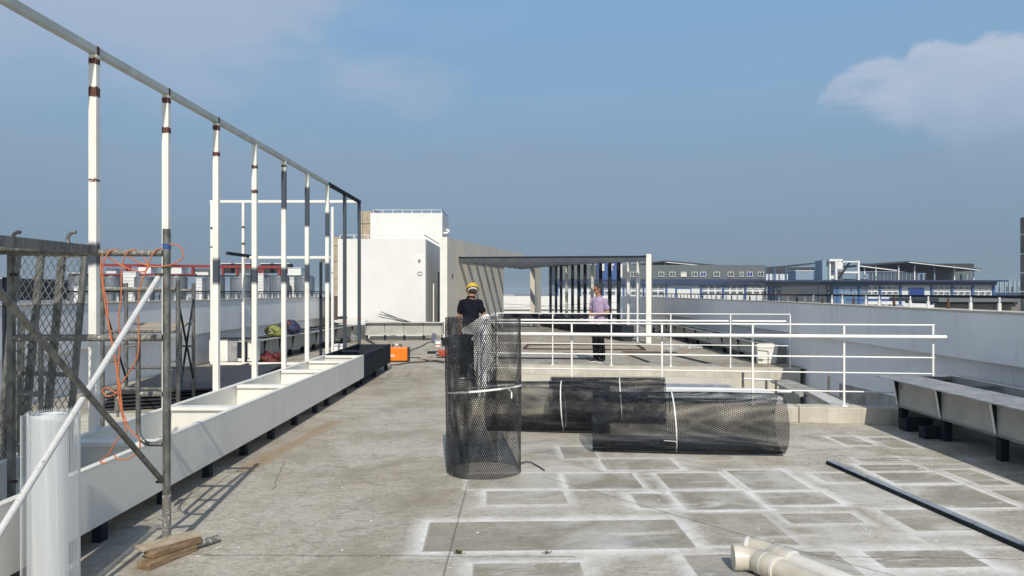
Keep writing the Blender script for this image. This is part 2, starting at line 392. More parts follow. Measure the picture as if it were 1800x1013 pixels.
rect([(1323, 865), (1445, 865), (1478, 887), (1347, 888)], .12, 1.0)
rect([(1275, 827), (1378, 827), (1423, 862), (1323, 862)], .12, .9)
rect([(1430, 832), (1490, 832), (1520, 847), (1447, 848)], .12, .8)
rect([(1533, 831), (1643, 831), (1690, 850), (1577, 850)], .12, 1.0)
rect([(1507, 817), (1607, 817), (1630, 828), (1527, 828)], .10, .9)
rect([(1583, 853), (1700, 853), (1787, 893), (1640, 892)], .13, 1.0)
rect([(1550, 895), (1693, 897), (1720, 933), (1600, 933)], .15, .8)
rect([(1510, 968), (1693, 968), (1740, 997), (1560, 998)], .18, 1.0)
rect([(1367, 970), (1467, 970), (1520, 1013), (1400, 1013)], .16, .7)
rect([(1463, 768), (1505, 767), (1533, 783), (1483, 783)], .10, .9)
rect([(1530, 769), (1570, 770), (1617, 788), (1560, 787)], .09, .7)
rect([(1657, 826), (1713, 827), (1780, 854), (1720, 852)], .12, .8)
rect([(1500, 805), (1577, 805), (1590, 811), (1513, 812)], .08, .6)
rect([(1360, 903), (1497, 903), (1520, 920), (1400, 920)], .11, .7)
rect([(985, 785), (1040, 785), (1050, 806), (990, 806)], .10, .7)
rect([(1055, 806), (1180, 808), (1195, 826), (1065, 826)], .10, .8)
rect([(1205, 900), (1345, 903), (1400, 960), (1235, 958)], .12, .45)
rect([(1222, 975), (1345, 975), (1400, 1100), (1262, 1100)], .16, .8)
rect([(1745, 862), (1850, 862), (1900, 885), (1790, 885)], .12, .7)
rect([(1600, 940), (1770, 942), (1830, 962), (1650, 960)], .1, .5)
rect([(785, 770), (850, 770), (846, 800), (780, 800)], .10, .35)

def deck_mat():
    m = bpy.data.materials.new('deck_concrete'); m.use_nodes = True; t = NT(m.node_tree)
    o = t.node('ShaderNodeOutputMaterial'); b = t.node('ShaderNodeBsdfPrincipled'); t.l.new(b.outputs[0], o.inputs[0])
    g = t.node('ShaderNodeNewGeometry'); P = g.outputs['Position']; X, Y, Z = t.sep(P)
    # base: blotchy trowelled concrete
    big = t.noise(P, .55, 5, .6, .5); mid = t.noise(P, 2.6, 7, .65, .4); fine = t.noise(P, 28, 8, .75)
    trow = t.noise(t.scale(P, (1.0, 1.9, 1)), 4.5, 8, .72, 2.6)
    c = t.mix(t.remap(mid, .34, .66), col((.335, .30, .24)), col((.48, .445, .375)))
    c = t.mix(t.remap(big, .38, .62, 0, .7, True), c, col((.55, .525, .46)))
    c = t.mix(t.remap(trow, .46, .64, 0, .62, True), c, col((.25, .22, .175)))
    c = t.mix(t.remap(fine, .42, .68, 0, .6), c, col((.19, .175, .145)))
    speck = t.noise(P, 120, 3, .6); c = t.mix(t.remap(speck, .62, .70, 0, .6), c, col((.52, .50, .45)))
    c = t.mix(t.remap(t.noise(P, 75, 4, .6), .68, .73, 0, .7), c, col((.07, .065, .06)))
    # warm brown and iron stains further back and along the planter
    br = t.noise(t.scale(P, (1.6, .8, 1)), 1.3, 6, .65, .8)
    far = t.remap(Y, 9.0, 15.5, 0.25, 1.0)
    c = t.mix(t.math('MULTIPLY', t.remap(br, .46, .66, 0, .8, True), far), c, col((.30, .215, .14)))
    rs = t.noise(P, .9, 6, .6, .6); c = t.mix(t.remap(rs, .64, .74, 0, .35, True), c, col((.34, .20, .09)))
    # board outlines
    U = t.math('SUBTRACT', t.math('MULTIPLY', X, math.cos(PH)), t.math('MULTIPLY', Y, math.sin(PH)))
    V = t.math('ADD', t.math('MULTIPLY', X, math.sin(PH)), t.math('MULTIPLY', Y, math.cos(PH)))
    wob = t.math('ADD', t.math('MULTIPLY', t.math('SUBTRACT', t.noise(P, 3.3, 8, .7, .5), .48), .11), t.math('MULTIPLY', t.math('SUBTRACT', t.noise(P, 30, 6, .8), .5), .06))
    UV = t.comb(U, V, 0.0); acc = None; ins = None
    for cu_, cv_, hu, hv, wd, k in RECTS:
        a = t.vmath('SUBTRACT', t.vmath('ABSOLUTE', t.vmath('SUBTRACT', UV, (cu_, cv_, 0))), (hu, hv, 0))
        ax, ay, _ = t.sep(a); dd = t.math('MAXIMUM', ax, ay)
        soft = t.remap(t.math('ADD', dd, wob), .012, wd * .88, k, 0)
        mk = t.math('MULTIPLY', soft, t.remap(dd, -.004, .008, 0, 1))
        acc = mk if acc is None else t.math('MAXIMUM', acc, mk)
        i_ = t.remap(dd, -.012, 0, .5 * k, 0); ins = i_ if ins is None else t.math('MAXIMUM', ins, i_)
    grime = t.noise(P, 3.1, 6, .7, .5)
    acc = t.math('MULTIPLY', acc, t.remap(grime, .34, .54, .58, 1.0, True))
    acc = t.math('MULTIPLY', acc, t.remap(t.noise(P, 14, 9, .8, .4), .38, .60, .62, 1.08))
    acc = t.math('MULTIPLY', acc, t.remap(fine, .42, .66, 1.0, .62), clamp=True)
    # chalky dust spread over the whole spraying area and by the scaffold foot
    area = t.math('MULTIPLY', t.remap(X, -.9, .6, 0, 1, True), t.remap(Y, 9.2, 7.6, 0, 1, True))
    dust = t.math('MULTIPLY', t.remap(t.noise(P, 1.25, 7, .6, .9), .42, .68, 0, .62, True), area)
    c = t.mix(t.remap(t.noise(P, 1.7, 9, .72, 1.2), .52, .66, 0, .55, True), c, col((.215, .185, .135)))
    scr = t.noise(t.scale(P, (2.0, 1.0, 1)), 9, 9, .8, 3.5); c = t.mix(t.remap(scr, .55, .63, 0, .4), c, col((.58, .54, .46))); c = t.mix(t.remap(scr, .45, .38, 0, .45), c, col((.16, .145, .115)))
    sm = t.noise(t.comb(t.math('MULTIPLY', U, .9), t.math('MULTIPLY', V, 3.6), 0.0), 1.6, 9, .68, .7)
    dust = t.math('MAXIMUM', dust, t.math('MULTIPLY', t.remap(sm, .52, .68, 0, .8, True), area))
    spl = t.math('MULTIPLY', t.remap(t.noise(P, 17, 6, .75, .4), .61, .68, 0, .85), t.remap(t.noise(P, 1.9, 3), .52, .66, 0, 1))
    blot = t.noise(P, .9, 8, .68, 1.0); c = t.mix(t.remap(blot, .50, .62, 0, .45, True), c, col((.24, .215, .165))); c = t.mix(t.remap(blot, .46, .36, 0, .35, True), c, col((.52, .50, .44)))
    c = t.mix(ins, c, col((.205, .19, .15)))
    # sprayed grey-blue bands
    bz = t.noise(t.scale(P, (.35, 2.2, 1)), 1.5, 4, .5, .3)
    c = t.mix(t.math('MULTIPLY', t.remap(bz, .60, .68, 0, .65, True), area), c, col((.19, .20, .21)))
    c = t.mix(t.math('MAXIMUM', dust, spl), c, col((.62, .61, .575)))
    c = t.mix(t.math('MULTIPLY', acc, .97), c, col((.80, .80, .785)))
    # saw cuts and cracks
    def line(p, q, wdt, n_amp=.0, n_sc=4):
        p = G(*p); q = G(*q); d_ = (q - p).normalized(); nx, ny = -d_.y, d_.x
        L = (q - p).length
        s_ = t.math('ADD', t.math('MULTIPLY', t.math('SUBTRACT', X, p.x), nx), t.math('MULTIPLY', t.math('SUBTRACT', Y, p.y), ny))
        if n_amp: s_ = t.math('ADD', s_, t.math('MULTIPLY', t.math('SUBTRACT', t.noise(P, n_sc, 6, .7), .5), n_amp))
        al = t.math('ADD', t.math('MULTIPLY', t.math('SUBTRACT', X, p.x), d_.x), t.math('MULTIPLY', t.math('SUBTRACT', Y, p.y), d_.y))
        inn = t.math('MULTIPLY', t.math('GREATER_THAN', al, 0.0), t.math('LESS_THAN', al, L))
        return t.math('MULTIPLY', t.remap(t.math('ABSOLUTE', s_), wdt * .4, wdt, 1, 0), inn)
    cut = line((955, 838), (1460, 985), .008, .02); cut = t.math('MAXIMUM', cut, line((1380, 960), (1800, 1075), .008, .02))
    cut = t.math('MAXIMUM', cut, line((823, 846), (775, 1030), .006, .01))
    cut = t.math('MAXIMUM', cut, line((300, 975), (1010, 978), .009, .10, 3))
    cut = t.math('MAXIMUM', cut, line((1260, 975), (1900, 985), .007, .16, 3))
    cut = t.math('MAXIMUM', cut, line((500, 810), (480, 860), .006, .12, 4))
    # faint old board outline near the orange welder
    for pts in ([(690, 653), (722, 653)], [(683, 663), (716, 663)], [(722, 653), (716, 663)], [(690, 653), (683, 663)],
                [(672, 666), (735, 666)]):
        cut = t.math('MAXIMUM', cut, t.math('MULTIPLY', line(pts[0], pts[1], .07, .03), .45))
    c = t.mix(t.math('MULTIPLY', cut, .6), c, col((.06, .055, .045)))
    # rusty drag streak beside the planter
    st = t.math('MULTIPLY', line((592, 740), (425, 830), .12, .12), t.remap(fine, .35, .6, .2, .75))
    c = t.mix(st, c, col((.30, .20, .09)))
    t.put(b.inputs['Base Color'], c); b.inputs['Roughness'].default_value = .85; b.inputs['Specular IOR Level'].default_value = .3
    bn = t.node('ShaderNodeBump'); bn.inputs['Strength'].default_value = .45; bn.inputs['Distance'].default_value = .012
    h = t.math('ADD', t.math('MULTIPLY', trow, .6), t.math('MULTIPLY', fine, .35)); h = t.math('SUBTRACT', h, t.math('MULTIPLY', cut, .6))
    t.put(bn.inputs['Height'], h); t.l.new(bn.outputs[0], b.inputs['Normal'])
    return m
DECK = deck_mat()

# ================================================================== SETTING
# light well corners: near-left A, near-right B, far-right Cc, far-left D
A = (-.46, 9.80); B = (5.44, 9.02); Cc = (5.86, 15.30); D = (-.46, 16.15)
XL = -6.92
m = MB()
def sheet(poly): m.add([(x, y, 0) for x, y in poly], [tuple(range(len(poly)))])
sheet([(XL, -6), (5.9, -6), (5.9, 8.98), B, A, (XL, 9.80)]); sheet([(XL, 9.80), A, D, (XL, 16.15)])
sheet([(XL, 16.15), D, Cc, (6.2, 15.3), (6.2, 46), (XL, 46)])
tag(m.build('roof_deck', DECK), kind='structure')
m = MB(); m.box(-9, 11.0, -6, 46, -20, -1.35)
tag(m.build('building_storeys', PARAPET), kind='structure')
m = MB(); m.add([(A[0] - .3, A[1] - .3, -1.1), (6.3, 8.7, -1.1), (6.3, 16.5, -1.1), (D[0] - .3, 16.6, -1.1)], [(0, 1, 2, 3)])
tag(m.build('well_floor', DIRTYC), kind='structure')
# ground far below
m = MB(); m.add([(-7000, -7000, -20), (7000, -7000, -20), (7000, 7000, -20), (-7000, 7000, -20)], [(0, 1, 2, 3)])
tag(m.build('ground', EARTH), kind='structure')

def edgewall(name, p, q, thick, z0, z1, mat, parent=None, zq=None, side=1, **kw):
    """vertical wall from p to q (2D), thickness to the left(+1)/right(-1) of the direction"""
    p = Vector(p); q = Vector(q); d_ = (q - p).normalized(); n = Vector((-d_.y, d_.x)) * thick * side
    zq = zq or (z0, z1)
    low = [(p.x, p.y, z0), (q.x, q.y, zq[0]), (q.x + n.x, q.y + n.y, zq[0]), (p.x + n.x, p.y + n.y, z0)]
    hi = [(p.x, p.y, z1), (q.x, q.y, zq[1]), (q.x + n.x, q.y + n.y, zq[1]), (p.x + n.x, p.y + n.y, z1)]
    if side < 0: low.reverse(); hi.reverse()
    return MB().hexa(low, hi).build(name, mat, parent, **kw)

# well lining: far wall, left wall, near kerb
t_ = empty('well_wall', (D[0], D[1], -1.1), 'pale concrete wall along the far side of the light well below the far railing', 'wall')
edgewall('wall_face', D, Cc, .22, -1.1, .005, CONW, t_)
edgewall('wet_band', (D[0], D[1] - .004), (Cc[0], Cc[1] - .004), .2, -.20, .008, CURB, t_)
tag(edgewall('well_wall', (A[0], A[1] - .2), (D[0], D[1] + .2), .2, -1.1, -.004, DIRTYC), 'left concrete wall going down into the light well below the side handrail', 'wall')
kp = G(870, 733.0); AA = Vector(A); BB = Vector(B); dd = (BB - AA).normalized(); nn = Vector((dd.y, -dd.x))
t_ = empty('concrete_kerb', (2, 9.4, 0), 'low concrete kerb carrying the nearer white railing along the light well', 'kerb')
def kerbpt(s_, off): p = AA + dd * s_ + nn * off; return (p.x, p.y)
L_ = (BB - AA).length
for i in range(3):
    s0 = L_ * i / 3 + (.004 if i else -.1); s1 = L_ * (i + 1) / 3 - (.004 if i < 2 else 0)
    MB().prism([kerbpt(s0, .26), kerbpt(s1, .26), kerbpt(s1, 0), kerbpt(s0, 0)], -.003, .195).build('kerb_length', CURB, t_, bevel=.012)
edgewall('inner_face', A, B, .05, -1.1, -.006, DIRTYC, t_, side=-1)

# right parapet (two runs, upper band overhanging a recessed lower wall)
def xr(Y): return 5.34 if Y < 9 else (5.34 + (Y - 9.0) * .08 if Y < 16 else 5.90)
t_ = empty('parapet_wall', (xr(8), 8, 0), 'long shaded white parapet wall on the right with an overhanging upper band', 'parapet wall')
for (y0, y1) in ((-6, 9), (9, 16), (16, 42)):
    x0, x1 = (5.34, 5.34) if y0 < 0 else ((5.34, 5.9) if y0 < 16 else (5.9, 5.9))
    z0s, z1s = (.80, .80) if y0 < 0 else ((.80, .72) if y0 < 16 else (.715, .66))
    edgewall('upper_band', (x0, y0), (x1, y1), .34, z0s, 1.355, PARAPET, t_, zq=(z1s, 1.355 if y0 < 0 else (1.352 if y0 < 16 else 1.335)), side=-1)
    edgewall('lower_wall', (x0 + .14, y0), (x1 + .14, y1), .2, -1.3, z0s - .004, PARAPET, t_, zq=(-1.3, z1s - .004), side=-1)
    edgewall('coping', (x0 - .012, y0), (x1 - .012, y1), .37, 1.357, 1.380, CURB, t_, zq=(1.357 if y0 < 0 else (1.354 if y0 < 16 else 1.337), 1.38 if y0 < 0 else (1.378 if y0 < 16 else 1.36)), side=-1)
# rail on top of it
t_ = empty('parapet_rail', (5.4, 9, 1.38), 'low rusty brown steel rail on short stubs on top of the right parapet', 'railing')
ys = [2.5 + .545 * i for i in range(64)]
def rx(Y): return xr(Y) + .20
MB().bar((rx(2), 2, 1.545), (rx(16), 16, 1.53), .06, .035).build('rail_bar', DARKP, t_)
MB().bar((rx(16), 16, 1.53), (6.10, 41, 1.50), .06, .035).build('rail_bar', RUST, t_)
sm = MB().bar((0, 0, 0), (0, 0, .09), .035, .02).bar((0, 0, .09), (0, 0, .158), .016, .016).mesh('stub', GALVW)
sm2 = MB().bar((0, 0, 0), (0, 0, .09), .035, .02).bar((0, 0, .09), (0, 0, .150), .016, .016).mesh('stub', RUST)
for i, y in enumerate(ys):
    share('stub', sm2 if (i * 7) % 3 == 1 and y > 9.5 else sm, (rx(y), y, 1.378), t_)

# ledge at foot of the right wall inside the well
led = tag(edgewall('concrete_ledge', (5.46, 9.3), (6.0, 15.25), .46, -.42, .11, DIRTYC, None, zq=(-.42, -.13), side=-1), 'stained concrete ledge along the right wall inside the light well', 'ledge')
edgewall('painted_slope', (5.455, 9.3), (5.99, 15.2), .24, .114, .12, PARAPET, led, zq=(-.126, -.12), side=-1)

# left parapet
t_ = empty('parapet_wall', (-6.8, 12, 0), 'long shaded white parapet wall on the left behind the scaffold', 'parapet wall')
for (y0, y1) in ((-6, 9.4), (9.4, 18.2), (18.2, 27.5)):
    MB().box(-7.1, -6.80, y0 + .003, y1 - .003, .70, 1.40).build('upper_band', PARAPET, t_)
    MB().box(-7.1, -6.93, y0 + .003, y1 - .003, -1.3, .697).build('lower_wall', PARAPET, t_)
MB().box(-7.13, -6.78, -6, 27.5, 1.403, 1.425).build('coping', CURB, t_)
t_ = empty('parapet_rail', (-7.0, 12, 1.42), 'low dark steel rail on white stubs on top of the left parapet', 'railing')
MB().bar((-7.0, 2, 1.60), (-7.0, 27.4, 1.60), .03, .03).build('rail_bar', DARKP, t_)
for i in range(46): share('stub', sm, (-7.0, 2.6 + .545 * i, 1.424), t_)
# far parapet
t_ = empty('parapet_wall', (0, 45, 0), 'bright sunlit white parapet wall across the far end of the roof', 'parapet wall')
MB().box(-4, 6.1, 45, 45.3, .52, 1.33).build('upper_band', CLEANW, t_)
MB().box(-4, 6.1, 45.12, 45.3, -.5, .515).build('lower_wall', CLEANW, t_)
MB().box(-4, 6.1, 44.5, 44.62, -.5, .28).build('kerb', DARKP, t_)

# ================================================================== LEFT PLANTER ROW
t_ = empty('planter_row', (-2.93, 8, 0), 'long cream steel planter trough with open compartments on the left', 'planter')
xf, xb, zb, zt = -2.60, -3.26, .145, .52
seams = [.56, 2.18, 3.80, 5.42, 7.03, 8.65, 10.26, 11.6, 12.55]
for i in range(len(seams) - 1):
    y0, y1 = seams[i] + .002, seams[i + 1] - .002
    MB().box(xf - .006, xf, y0, y1, zb, zt - .003).build('front_panel', CREAM, t_)
    MB().box(xf - .05, xf + .001, y0, y1, zt - .003, zt + .006).build('front_lip', CREAM, t_)
    MB().box(xb, xb + .006, y0, y1, zb, zt - .003).build('back_panel', CREAM, t_)
    MB().box(xb - .03, xb + .03, y0, y1, zt - .003, zt + .006).build('back_lip', CREAM, t_)
    MB().box(xb + .007, xf - .007, y0, y1, zb + .002, zb + .008).build('bottom_panel', CREAM, t_)
    # leaning end plate + rim bar
    a = MB().hexa([(xb + .008, y1 - .04, zb + .009), (xf - .008, y1 - .04, zb + .009), (xf - .008, y1 - .034, zb + .009), (xb + .008, y1 - .034, zb + .009)],
                  [(xb + .008, y1 - .10, zt - .03), (xf - .008, y1 - .10, zt - .03), (xf - .008, y1 - .094, zt - .03), (xb + .008, y1 - .094, zt - .03)])
    a.build('partition', CREAM, t_)
    MB().box(xb + .031, xf - .051, y1 - .13, y1 + .0, zt - .028, zt + .002).build('cross_bar', CREAM, t_)
lm = MB().box(-.03, .03, -.04, .04, 0, .143).mesh('leg', DARKP)
for y in (1.3, 2.4, 3.7, 4.75, 5.6, 6.4, 7.25, 8.05, 8.9, 9.8, 10.4, 11.5, 12.4):
    share('leg', lm, (-2.68, y, .001), t_); share('leg', lm, (-3.18, y, .001), t_)

t_ = empty('planter_box', (-2.93, 14, 0), 'dark grey steel planter trough joined to the end of the cream one', 'planter')
y0, y1 = 12.56, 15.2
MB().box(xf - .006, xf, y0, y1, zb, zt).build('front_panel', DARKP, t_)
MB().box(xb, xb + .006, y0, y1, zb, zt).build('back_panel', DARKP, t_)
MB().box(xf - .05, xf + .001, y0, y1, zt + .001, zt + .008).build('front_lip', DARKP, t_)
MB().box(xb - .03, xb + .03, y0, y1, zt + .001, zt + .008).build('back_lip', DARKP, t_)
MB().box(xb + .007, xf - .007, y1 - .006, y1, zb, zt).build('end_panel', DARKP, t_)
MB().box(xb + .007, xf - .007, y0, y0 + .006, zb, zt).build('end_panel', DARKP, t_)
MB().box(xb + .007, xf - .007, y0 + .01, y1 - .01, zb, zb + .006).build('bottom_panel', DARKP, t_)
MB().box(xb + .03, xf - .05, 13.6, 13.7, zt - .03, zt - .002).build('cross_bar', DARKP, t_)
for y in (12.7, 13.9, 15.1):
    share('leg', lm, (-2.68, y, .001), t_); share('leg', lm, (-3.18, y, .001), t_)

# ================================================================== TALL STEEL FRAME
t_ = empty('post_row', (-3.31, 9, 0), 'tall row of white steel posts under one long top beam behind the planter', 'steel frame')
fy = [4.6, 5.79, 6.98, 8.14, 9.33, 10.5, 11.66, 12.9, 14.2, 15.5]; ztop = 3.455
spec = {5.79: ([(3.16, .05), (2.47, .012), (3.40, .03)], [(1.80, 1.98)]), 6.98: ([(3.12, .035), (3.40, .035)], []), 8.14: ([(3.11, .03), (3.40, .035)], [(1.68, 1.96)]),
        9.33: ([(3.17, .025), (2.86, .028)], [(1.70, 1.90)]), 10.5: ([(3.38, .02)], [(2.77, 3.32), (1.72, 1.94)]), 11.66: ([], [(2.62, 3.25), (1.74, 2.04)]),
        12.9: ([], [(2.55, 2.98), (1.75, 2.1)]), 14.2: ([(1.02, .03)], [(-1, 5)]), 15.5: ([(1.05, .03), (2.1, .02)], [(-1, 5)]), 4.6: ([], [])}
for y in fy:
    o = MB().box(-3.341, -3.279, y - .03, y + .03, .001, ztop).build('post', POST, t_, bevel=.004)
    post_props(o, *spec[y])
    if y in (14.2, 15.5): o['label'] = 'dark grey post'
bp = MB().box(-3.34, -3.28, 2.0, 12.88, ztop + .001, ztop + .062).build('top_beam', BEAMP, t_, bevel=.004)
post_props(bp)
MB().box(-3.34, -3.28, 12.883, 15.55, ztop + .001, ztop + .062).build('top_beam', DARKP, t_, bevel=.004)['label'] = 'dark grey end of the top beam'
for y in (5.79, 6.98, 8.14):
    MB().box(-3.342, -3.278, y - .018, y + .016, ztop - .004, ztop + .064).build('weld_mark', RUST, t_)
# the back cage
t_ = empty('cage_frame', (-5.2, 15.72, 0), 'white upright cage frame standing across behind the tall row of posts', 'steel frame')
Yc = 15.75
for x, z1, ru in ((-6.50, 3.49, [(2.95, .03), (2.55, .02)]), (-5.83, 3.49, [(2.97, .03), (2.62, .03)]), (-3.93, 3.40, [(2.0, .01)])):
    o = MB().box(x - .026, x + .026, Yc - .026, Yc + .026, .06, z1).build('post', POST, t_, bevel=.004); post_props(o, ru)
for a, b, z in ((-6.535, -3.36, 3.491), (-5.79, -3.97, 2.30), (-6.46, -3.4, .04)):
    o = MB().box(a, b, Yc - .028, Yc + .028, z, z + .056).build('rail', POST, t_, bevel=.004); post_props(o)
t_ = empty('door_frame', (-5.7, 16.2, 0), 'low dark grey door frame standing behind the white cage', 'steel frame')
for x, y in ((-5.72, 16.0), (-4.83, 18.2)):
    MB().box(x - .03, x + .03, y - .03, y + .03, .001, 2.33).build('post', DARKP, t_)
MB().bar((-5.72, 14.6, 2.36), (-5.72, 16.0, 2.36), .06, .06).build('rail', DARKP, t_)
MB().bar((-4.83, 18.2, 2.36), (-4.62, 18.2, 2.36), .06, .06).build('rail', GALV, t_)
MB().bar((-5.72, 14.6, .05), (-5.72, 16.0, .05), .06, .06).build('rail', RUST, t_)
tag(MB().bar((-4.20, 18.6, .62), (-3.55, 18.4, .30), .05, .05).build('brace_bar', GALV), 'short grey diagonal bar propped beside the dark posts', 'steel bar')

# white panel stack behind the third post
t_ = empty('panel_stack', (-5.9, 15.6, 0), 'stack of upright cream panels with grey stripes against the left wall', 'panels')
for i in range(5):
    MB().box(-6.62 + i * .20, -6.62 + i * .20 + .192, 15.9 + .01 * i, 16.2, .10, .58).build('panel', CREAM if i != 2 else STEELD, t_)
MB().box(-6.62, -5.62, 15.87, 16.22, .582, .60).build('lid', DARKP, t_)

# dark sheets stacked on the floor at left
t_ = empty('sheet_stack', (-5.2, 11.6, 0), 'stack of dark steel sheets lying on the floor behind the cream planter', 'steel sheets')
for i in range(5):
    q = [(-5.55 + .02 * i, 9.8 + .01 * i), (-3.95 - .02 * i, 10.5), (-4.45 + .015 * i, 14.0), (-6.05, 13.3 - .02 * i)]
    MB().prism(q, .02 + i * .05, .045 + i * .05).build('sheet', DARKP if i % 2 else BLACK, t_)
t_ = empty('timber_pallet', (-4.9, 8.2, 0), 'thin grey boards on the floor beside the cream planter', 'boards')
for i in range(5):
    MB().box(-5.6 + i * .01, -3.5, 7.6 + i * .42, 7.95 + i * .42, .002, .022).build('board', CURB, t_)

# ================================================================== FLANGED PLANTERS (left, back, right, far right)
def flange_planter(name, label, p, q, z, flw, depth, nrib, side=1, mat_fl=STEELD, mat_b=DULLP, zb=.17, glint=True, rim=True, ext=0.0):
    """runs p->q; flange overhangs on the room side; side=+1 room is to the right of direction p->q"""
    p = Vector(p); q = Vector(q); d_ = (q - p).normalized(); n = Vector((d_.y, -d_.x)) * side   # towards the room
    L = (q - p).length
    t_ = empty(name, (p.x, p.y, 0), label, 'planter')
    def pt(s_, o_, z_): v = p + d_ * s_ + n * o_; return (v.x, v.y, z_)
    def slab(s0, s1, o0, o1, z0, z1):
        c = [(s0, o0), (s1, o0), (s1, o1), (s0, o1)]
        lo = [pt(a, b, z0) for a, b in c]; hi = [pt(a, b, z1) for a, b in c]
        if side > 0: lo.reverse(); hi.reverse()
        return MB().hexa(lo, hi)
    slab(0, L, -flw - ext, 0, z - .010, z).build('flange', mat_fl, t_)
    slab(0, L, -flw - .006, -flw, zb, z - .011).build('front_panel', mat_b, t_)
    slab(0, L, -depth - .006, -depth, zb, z).build('back_panel', mat_b, t_)
    if rim: slab(0, L, -depth - .09, -depth - .007, z - .010, z).build('back_flange', mat_fl, t_)
    slab(0, .006, -depth + .001, -flw - .007, zb, z - .011).build('end_panel', DARKP, t_)
    slab(L - .006, L, -depth + .001, -flw - .007, zb, z - .011).build('end_panel', mat_b, t_)
    slab(.01, L - .01, -depth + .001, -flw - .007, zb, zb + .006).build('bottom_panel', DARKP, t_)
    slab(0, L, -flw + .001, -flw + .03, zb, zb + .006).build('bottom_lip', mat_fl, t_)
    step = L / nrib
    for i in range(nrib + 1):
        s0 = min(max(i * step, .03), L - .04)
        g = MB(); a = [pt(s0, -flw + .001, zb + .01), pt(s0, -flw + .06, z - .012), pt(s0, -flw + .001, z - .012)]
        b_ = [pt(s0 + .006, -flw + .001, zb + .01), pt(s0 + .006, -flw + .06, z - .012), pt(s0 + .006, -flw + .001, z - .012)]
        g.hexa(a, b_).build('gusset', DARKP, t_)  # dark colour carries the shade on the side of the gusset
        if glint: MB().bar(pt(s0 + .003, -flw + .012, zb + .012), pt(s0 + .003, -flw + .068, z - .013), .022, .008).build('rib_glint', WHITEP, t_)  # white strip paints the light glinting along the gusset edge
        slab(s0 - .035, s0 + .035, -flw - .10, -flw - .02, .001, zb - .002).build('leg', DARKP, t_)
        slab(s0 - .02, s0 + .02, -depth + .02, -flw - .02, z - .05, z - .015).build('cross_bar', DARKP, t_)
    return t_, slab
flange_planter('flanged_planter', 'dark steel planter with a wide worn top flange on the right beside the shaded parapet', (4.27, 8.84), (4.27, 1.5), .60, .27, .91, 8, side=1, ext=.23, zb=.24)
flange_planter('flanged_planter', 'long grey steel planter with a worn flange along the left parapet carrying two bags', (-5.58, 15.9), (-5.12, 23.9), .53, .22, .75, 9, side=1, glint=False)
flange_planter('flanged_planter', 'sooty steel planter running across in front of the white building', (-5.0, 24.25), (-2.45, 24.25), .585, .12, .55, 4, side=1, glint=False, mat_fl=CLEANW)
flange_planter('flanged_planter', 'grey steel planter with black ribs along the far end of the right parapet', (5.28, 29.5), (5.28, 16.5), .47, .10, .42, 9, side=1, glint=False)
t_ = empty('planter_end', (5.55, 16.4, 0), 'cream ribbed end box closing the planter beside the far railing', 'planter')
MB().hexa([(5.33, 16.36, .01), (5.72, 16.36, .01), (5.72, 16.48, .01), (5.33, 16.48, .01)], [(5.31, 16.36, .44), (5.78, 16.36, .44), (5.78, 16.48, .44), (5.31, 16.48, .44)]).build('end_panel', CREAM, t_)
for z in (.10, .36): MB().box(5.325, 5.75, 16.345, 16.358, z, z + .02).build('rib', CREAM, t_)
tag(MB().box(5.80, 6.03, 16.6, 16.9, .001, .40).build('stained_pier', DIRTYC, bevel=.01), 'black-stained concrete stub between the cream planter end and the right wall', 'pier')
# white sheets of the cross planter: a thin cantilever white ledge left
t_ = empty('planter_blocks', (4.4, 8.6, 0), 'dark steel channel pieces shoved under the near end of the right planter', 'steel offcuts')
MB().box(4.45, 4.75, 8.45, 8.62, .001, .14).build('channel', DARKP, t_)
MB().box(4.42, 4.66, 8.02, 8.14, .001, .13).build('channel', DARKP, t_)

# ================================================================== SCAFFOLD (near)
Ys = 4.53; TR = .0235
xl, xr_ = W(20, 0, Ys).x, W(293, 0, Ys).x
t_ = empty('scaffold', ((xl + xr_) / 2, Ys, 0), 'galvanised scaffold frame at the left with a loop of orange cord over its top bar', 'scaffold')
def zz(py, Y=Ys): return EYE - (py - HY) * Y / F
MB().tube([(xl, Ys, .16), (xl, Ys, zz(442))], TR, 14).build('upright', GALV, t_, smooth=2)
MB().tube([(xr_, Ys, .105), (xr_, Ys, zz(403))], TR, 14).build('upright', GALV, t_, smooth=2)
MB().tube([(xr_, Ys, .10), (xr_, Ys, .36)], TR + .002, 14).build('base_sleeve', GALVP, t_, smooth=2)
MB().tube([(xr_, Ys, zz(438)), (xr_, Ys, zz(429))], TR + .002, 14).build('tape_band', BLUEC, t_, smooth=2)
MB().tube([(xr_, Ys, zz(473)), (xr_, Ys, zz(469))], TR + .004, 14).build('coupling_ring', GALV, t_, smooth=2)
MB().tube([(xl + TR, Ys, zz(444)), (xr_ - TR, Ys, zz(445))], TR * .92, 12).build('top_bar', GALVP, t_, smooth=2)
MB().tube([(xl + TR, Ys, zz(594)), (xr_ - TR, Ys, zz(594))], TR * .9, 12).build('middle_bar', GALVP, t_, smooth=2)
xi1, xi2 = W(72, 0, Ys).x, W(243, 0, Ys).x
for xi, xo in ((xi1, xl + TR), (xi2, xr_ - TR)):
    s_ = 1 if xo > xi else -1
    pts = [(xi, Ys, zz(600)), (xi, Ys, zz(755))] + [(xi + s_ * .07 * (1 - math.cos(a)), Ys, zz(755) - .09 * math.sin(a)) for a in (R(20), R(45), R(70), R(90))] + [(xo, Ys, zz(755) - .09)]
    MB().tube(pts, TR * .62, 10).build('inner_stay', GALV, t_, smooth=2)
    MB().tube([(min(xi, xo) + .012, Ys, zz(693)), (max(xi, xo), Ys, zz(693))], TR * .7, 10).build('rung', GALVP, t_, smooth=2)
